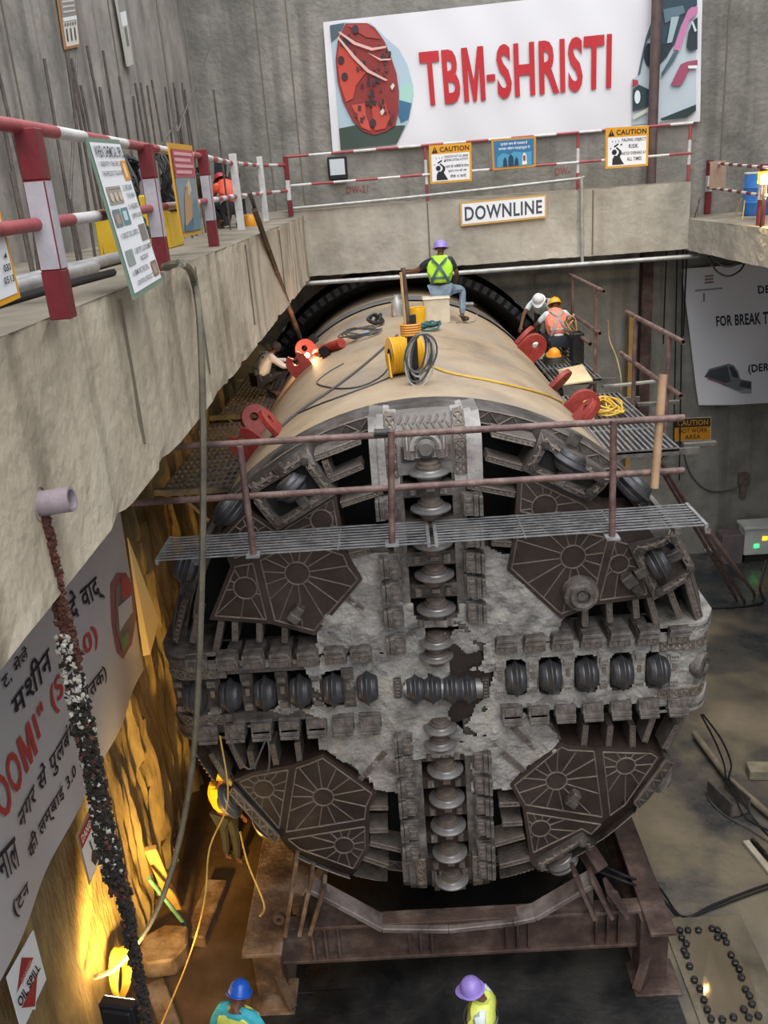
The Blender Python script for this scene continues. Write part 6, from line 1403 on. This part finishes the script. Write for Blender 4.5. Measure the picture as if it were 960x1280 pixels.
cable('thin_rope', [at(760, 400, 'y', 10.5), at(762, 425, 'y', 10.5), at(770, 445, 'y', 10), at(776, 470, 'y', 9.5), at(776, 492, 'y', 9.5)], .014, mat('tan_rope', ['#8d7550'], 6), 'tan rope hanging loose between the right platforms', 'rope')
# ================================================================== gear on the ledges
rb = mat('rebar_steel', ['#4a4440', '#6b635c'], 10, .7, metal=.3, bump=.2)
RL = [((50, 72), -3.3), ((73, 65), -3.3), ((96, 73), -3.35), ((86, 62), -3.25), ((107, 107), -3.3), ((116, 58), -3.35), ((116, 110), -3.2), ((125, 108), -3.3), ((129, 63), -3.3), ((150, 95), -3.35), ((173, 104), -3.3), ((177, 104), -3.2), ((183, 106), -3.3), ((196, 100), -3.35), ((215, 104), -3.3), ((220, 109), -3.2), ((227, 104), -3.3), ((8, 90), -3.3), ((15, 215), -3.0), ((24, 225), -3.05), ((40, 200), -3.1), ((160, 120), -3.25), ((203, 110), -3.3), ((233, 112), -3.25), ((266, 112), -2.9), ((3, 150), -3.0)]
for k, ((px, py), x) in enumerate(RL):
    p = at(px, py, 'x', x); lean = V((rnd.uniform(-.06, .06), rnd.uniform(-.08, .08), 0)); mb = MB(); mb.tube([V((p.x, p.y, ST)), p + lean], .016, 6)
    single('rebar_rod', mb, rb, 'bare upright steel reinforcing rod in the row along left ledge', 'rebar', 0, 'reinforcing rods along the left ledge')
for a, c, lab in (((238, 125), (200, 185), 'long bare rod leaning towards the wall corner'), ((96, 75), (88, 250), 'slanted rod crossing the upright rods at left'), ((262, 60), (222, 165), 'thin rod leaning far right in front of the corner')):
    p = at(*a, 'x', -3.6); q = at(*c, 'x', -3.1); mb = MB(); mb.tube([V((q.x, q.y, ST)), q, p], .014, 6); single('leaning_rod', mb, rb, lab, 'rebar')
for k, (px, py, lab, w_) in enumerate(((160, 225, 'big bundle of black cable hung behind the left railing, beside chemical notice', .3), (204, 215, 'smaller bundle of black cable behind the poster', .24), (245, 200, 'dark bundle of cable behind the third railing post', .16))):
    p = at(px, py - (20 if k < 2 else -14), 'x', -2.75); mb = MB()
    for j in range(11): mb.tube([p + V((rnd.uniform(-.06, .06), 0, 0)) + V((.05 * math.sin(i), math.sin(2 * PI * i / 18) * (w_ * .5 + .02 * rnd.random()), -w_ * 1.1 + math.cos(2 * PI * i / 18) * (w_ * 1.2 + .05 * rnd.random()))) for i in range(19)], .015, 6)
    single('cable_bundle', mb, cable_m, lab, 'cable')
p = at(180, 300, 'z', ST); mb = MB(); q0 = at(215, 300, 'x', -2.9)
mb.boxx(-3.25, -2.85, q0.y - .3, q0.y + .45, ST, ST + .62); mb.boxx(-3.25, -2.83, q0.y - .1, q0.y + .25, ST + .4, ST + .52); single('yellow_cabinet', mb, mat('yellow_enamel', ['#cfa51a', '#e0bc38'], 4, .5, bump=.1), 'yellow metal cabinet on the left ledge behind the poster', 'cabinet', .015)
q1 = at(177, 300, 'x', -2.9); mb = MB(); mb.boxx(-3.3, -2.95, q1.y - .25, q1.y + .2, ST, ST + .5); single('yellow_cabinet', mb, mat('yellow_enamel', ['#cfa51a'], 4), 'yellow green case on the left ledge behind second railing post', 'cabinet', .015)
for k, (px, x) in enumerate(((0, 0), (0, 1))):
    mb = MB(); a = V((-2.95 - .16 * k, -7.5, ST + .06)); e = V((-2.75 - .12 * k, -1.5 + k * 1.5, ST + .06)); mb.tube([a, e], .055, 10); single('ledge_pipe', mb, galv_m, ['pale pipe lying on left ledge nearest the railing', 'pale pipe lying on the left ledge nearer the wall'][k], 'pipe')
cable('black_hose', [(-2.5, -7.5, ST + .03), (-2.45, -5.5, ST + .03), (-2.65, -4.2, ST + .03), (-2.6, -2.8, ST + .03), (-2.5, -1.8, ST + .03)], .03, cable_m, 'black hose lying on the left ledge behind the railing')
for k, (z0, z1, dy) in enumerate(((0, .95, 0), (0, .75, .35))):
    c = at(283, 262, 'x', -3.3); mb = MB(); mb.bar((-3.45, c.y + dy, ST), (-3.3 + .15 * k, c.y + dy + .25 * k, ST + 1.15 - .2 * k), .09, .22, (1, 0, 0)); single('black_board', mb, mat('black_panel', ['#15161a', '#24262b'], 5, .5, bump=.1), ['upright black panel behind the crouching worker in orange', 'tilted black panel with pale edge by the crouching worker in orange'][k], 'panel', .01)
p = at(312, 266, 'z', ST); mb = MB(); mb.lathe([(.001, .2), (.1, .19), (.15, .1), (.14, 0)], V((-2.75, 7.6, ST)), (0, 0, 1), 14); single('orange_bag', mb, flat('orange_plastic', '#d8901a'), 'small orange bag on the far left ledge beside white posts', 'bag')
# floodlight on the back wall
t = empty('floodlight', at(422, 210, 'y', 12.6), 'small black floodlight box on the back wall, left of the caution sign', 'floodlight')
c = at(422, 210, 'y', 12.6); mb = MB(); mb.box(c, (.44, .2, .5)); mb.build('housing', BLACK, t, .02); mb = MB(); mb.box(c + V((0, -.105, .02)), (.34, .01, .34)); mb.build('lens', flat('pale_lens', '#c4ccd2', .2), t)
# right ledge: barrel, board, lamp
t = empty('blue_barrel', (7.55, 10.6, 8.72), 'blue plastic barrel standing on the right ledge behind the railing', 'barrel')
c = at(938, 262, 'z', 8.72); c = V((7.75, 11.0, 8.72)); mb = MB(); mb.lathe([(.001, 0), (.27, 0), (.29, .03), (.29, .25), (.3, .27), (.29, .29), (.29, .55), (.3, .57), (.29, .59), (.29, .84), (.27, .88), (.001, .87)], c, (0, 0, 1), 32); mb.build('drum', mat('blue_barrel_plastic', ['#2a66b0', '#3f7cc4'], 4, .4, bump=.05), t)
mb = MB(); mb.lathe([(.29, .84), (.305, .86), (.30, .89), (.26, .89)], c, (0, 0, 1), 32); mb.build('rim', mat('pale_rim', ['#a9b4bf'], 4, .5), t)
t = empty('notice_board', (7.0, 11.6, 8.72), 'brown board hung on the right ledge railing by the corner', 'board')
q = quad([(888, 202), (908, 200), (907, 234), (887, 236)], 'y', 11.5); mb = MB(); mb.add(q + [v + V((0, .03, 0)) for v in q], [(0, 1, 2, 3), (7, 6, 5, 4), (0, 4, 5, 1), (1, 5, 6, 2), (2, 6, 7, 3), (3, 7, 4, 0)]); mb.build('panel', mat('brown_ply', ['#8f7866', '#a98f7a'], 3, .7, bump=.1), t)
t = empty('ledge_lamp', (6.42, 7.2, 8.72), 'glowing yellow work lamp on the right ledge beside the barrel', 'lamp')
c = at(957, 222, 'x', 6.42); mb = MB(); mb.box(c, (.26, .12, .22), Matrix.Rotation(.4, 3, 'Z')); mb.build('housing', yel_m, t, .01)
mb = MB(); mb.box(c + V((-.03, -.08, -.02)), (.2, .02, .16), Matrix.Rotation(.4, 3, 'Z')); mb.build('lens', flat('lamp_lens', '#ffe6b0', .4, 0, ('#ffd890', 60)), t)
mb = MB(); mb.tube([V((c.x, c.y + .05, 8.72)), c], .025, 8); mb.build('stand', dark_m, t)
lp = bpy.data.lights.new('ledge_light', 'SPOT'); lp.energy = 260; lp.color = (1, .74, .32); lp.spot_size = 2.6; lp.shadow_soft_size = .12; lo = bpy.data.objects.new('ledge_light', lp); COL.objects.link(lo); lo.location = c + V((-.05, -.16, .0)); lo.rotation_euler = (math.radians(35), 0, math.radians(-20))
for k, (a, b_) in enumerate((((918, 272), (927, 248)), ((928, 275), (931, 250)), ((872, 270), (873, 250)), ((868, 272), (875, 248)))):
    p = at(*a, 'x', 6.45); q = at(*b_, 'x', 6.5); mb = MB(); mb.tube([p, q], .012, 5); single('stub_bar', mb, mat('tan_rope', ['#8d7550'], 6) if k < 2 else rb, 'short bar sticking up from the edge of the right ledge', 'rebar', 0, 'stub bars along the right ledge edge')
# lamp at the lower left
c = at(150, 1266, 'y', -1.9); t = empty('floodlight', (c.x, c.y, 0), 'black floodlight on a stand low by the left wall, lighting wall and cutterhead', 'floodlight')
mb = MB(); mb.box(c, (.42, .14, .34), Matrix.Rotation(-.2, 3, 'Z')); mb.box(c + V((0, -.08, 0)), (.34, .06, .26), Matrix.Rotation(-.2, 3, 'Z')); mb.build('housing', BLACK, t, .02)
mb = MB(); mb.box(c + V((0, .075, 0)), (.36, .012, .28), Matrix.Rotation(-.2, 3, 'Z')); mb.build('lens', flat('lamp_lens', '#ffe6b0'), t)
mb = MB(); mb.tube([V((c.x, c.y, 0)), c - V((0, 0, .1))], .03, 8); mb.box((c.x, c.y, .02), (.5, .4, .04)); mb.build('stand', dark_m, t)
lp = bpy.data.lights.new('wall_flood', 'SPOT'); lp.energy = 850; lp.color = (1, .60, .12); lp.spot_size = 1.8; lp.spot_blend = .8; lp.shadow_soft_size = .12; lo = bpy.data.objects.new('wall_flood', lp); COL.objects.link(lo)
lo.location = c + V((.0, .12, .05)); d = (V((-4.2, .9, 1.8)) - lo.location); lo.rotation_euler = d.to_track_quat('-Z', 'Y').to_euler()
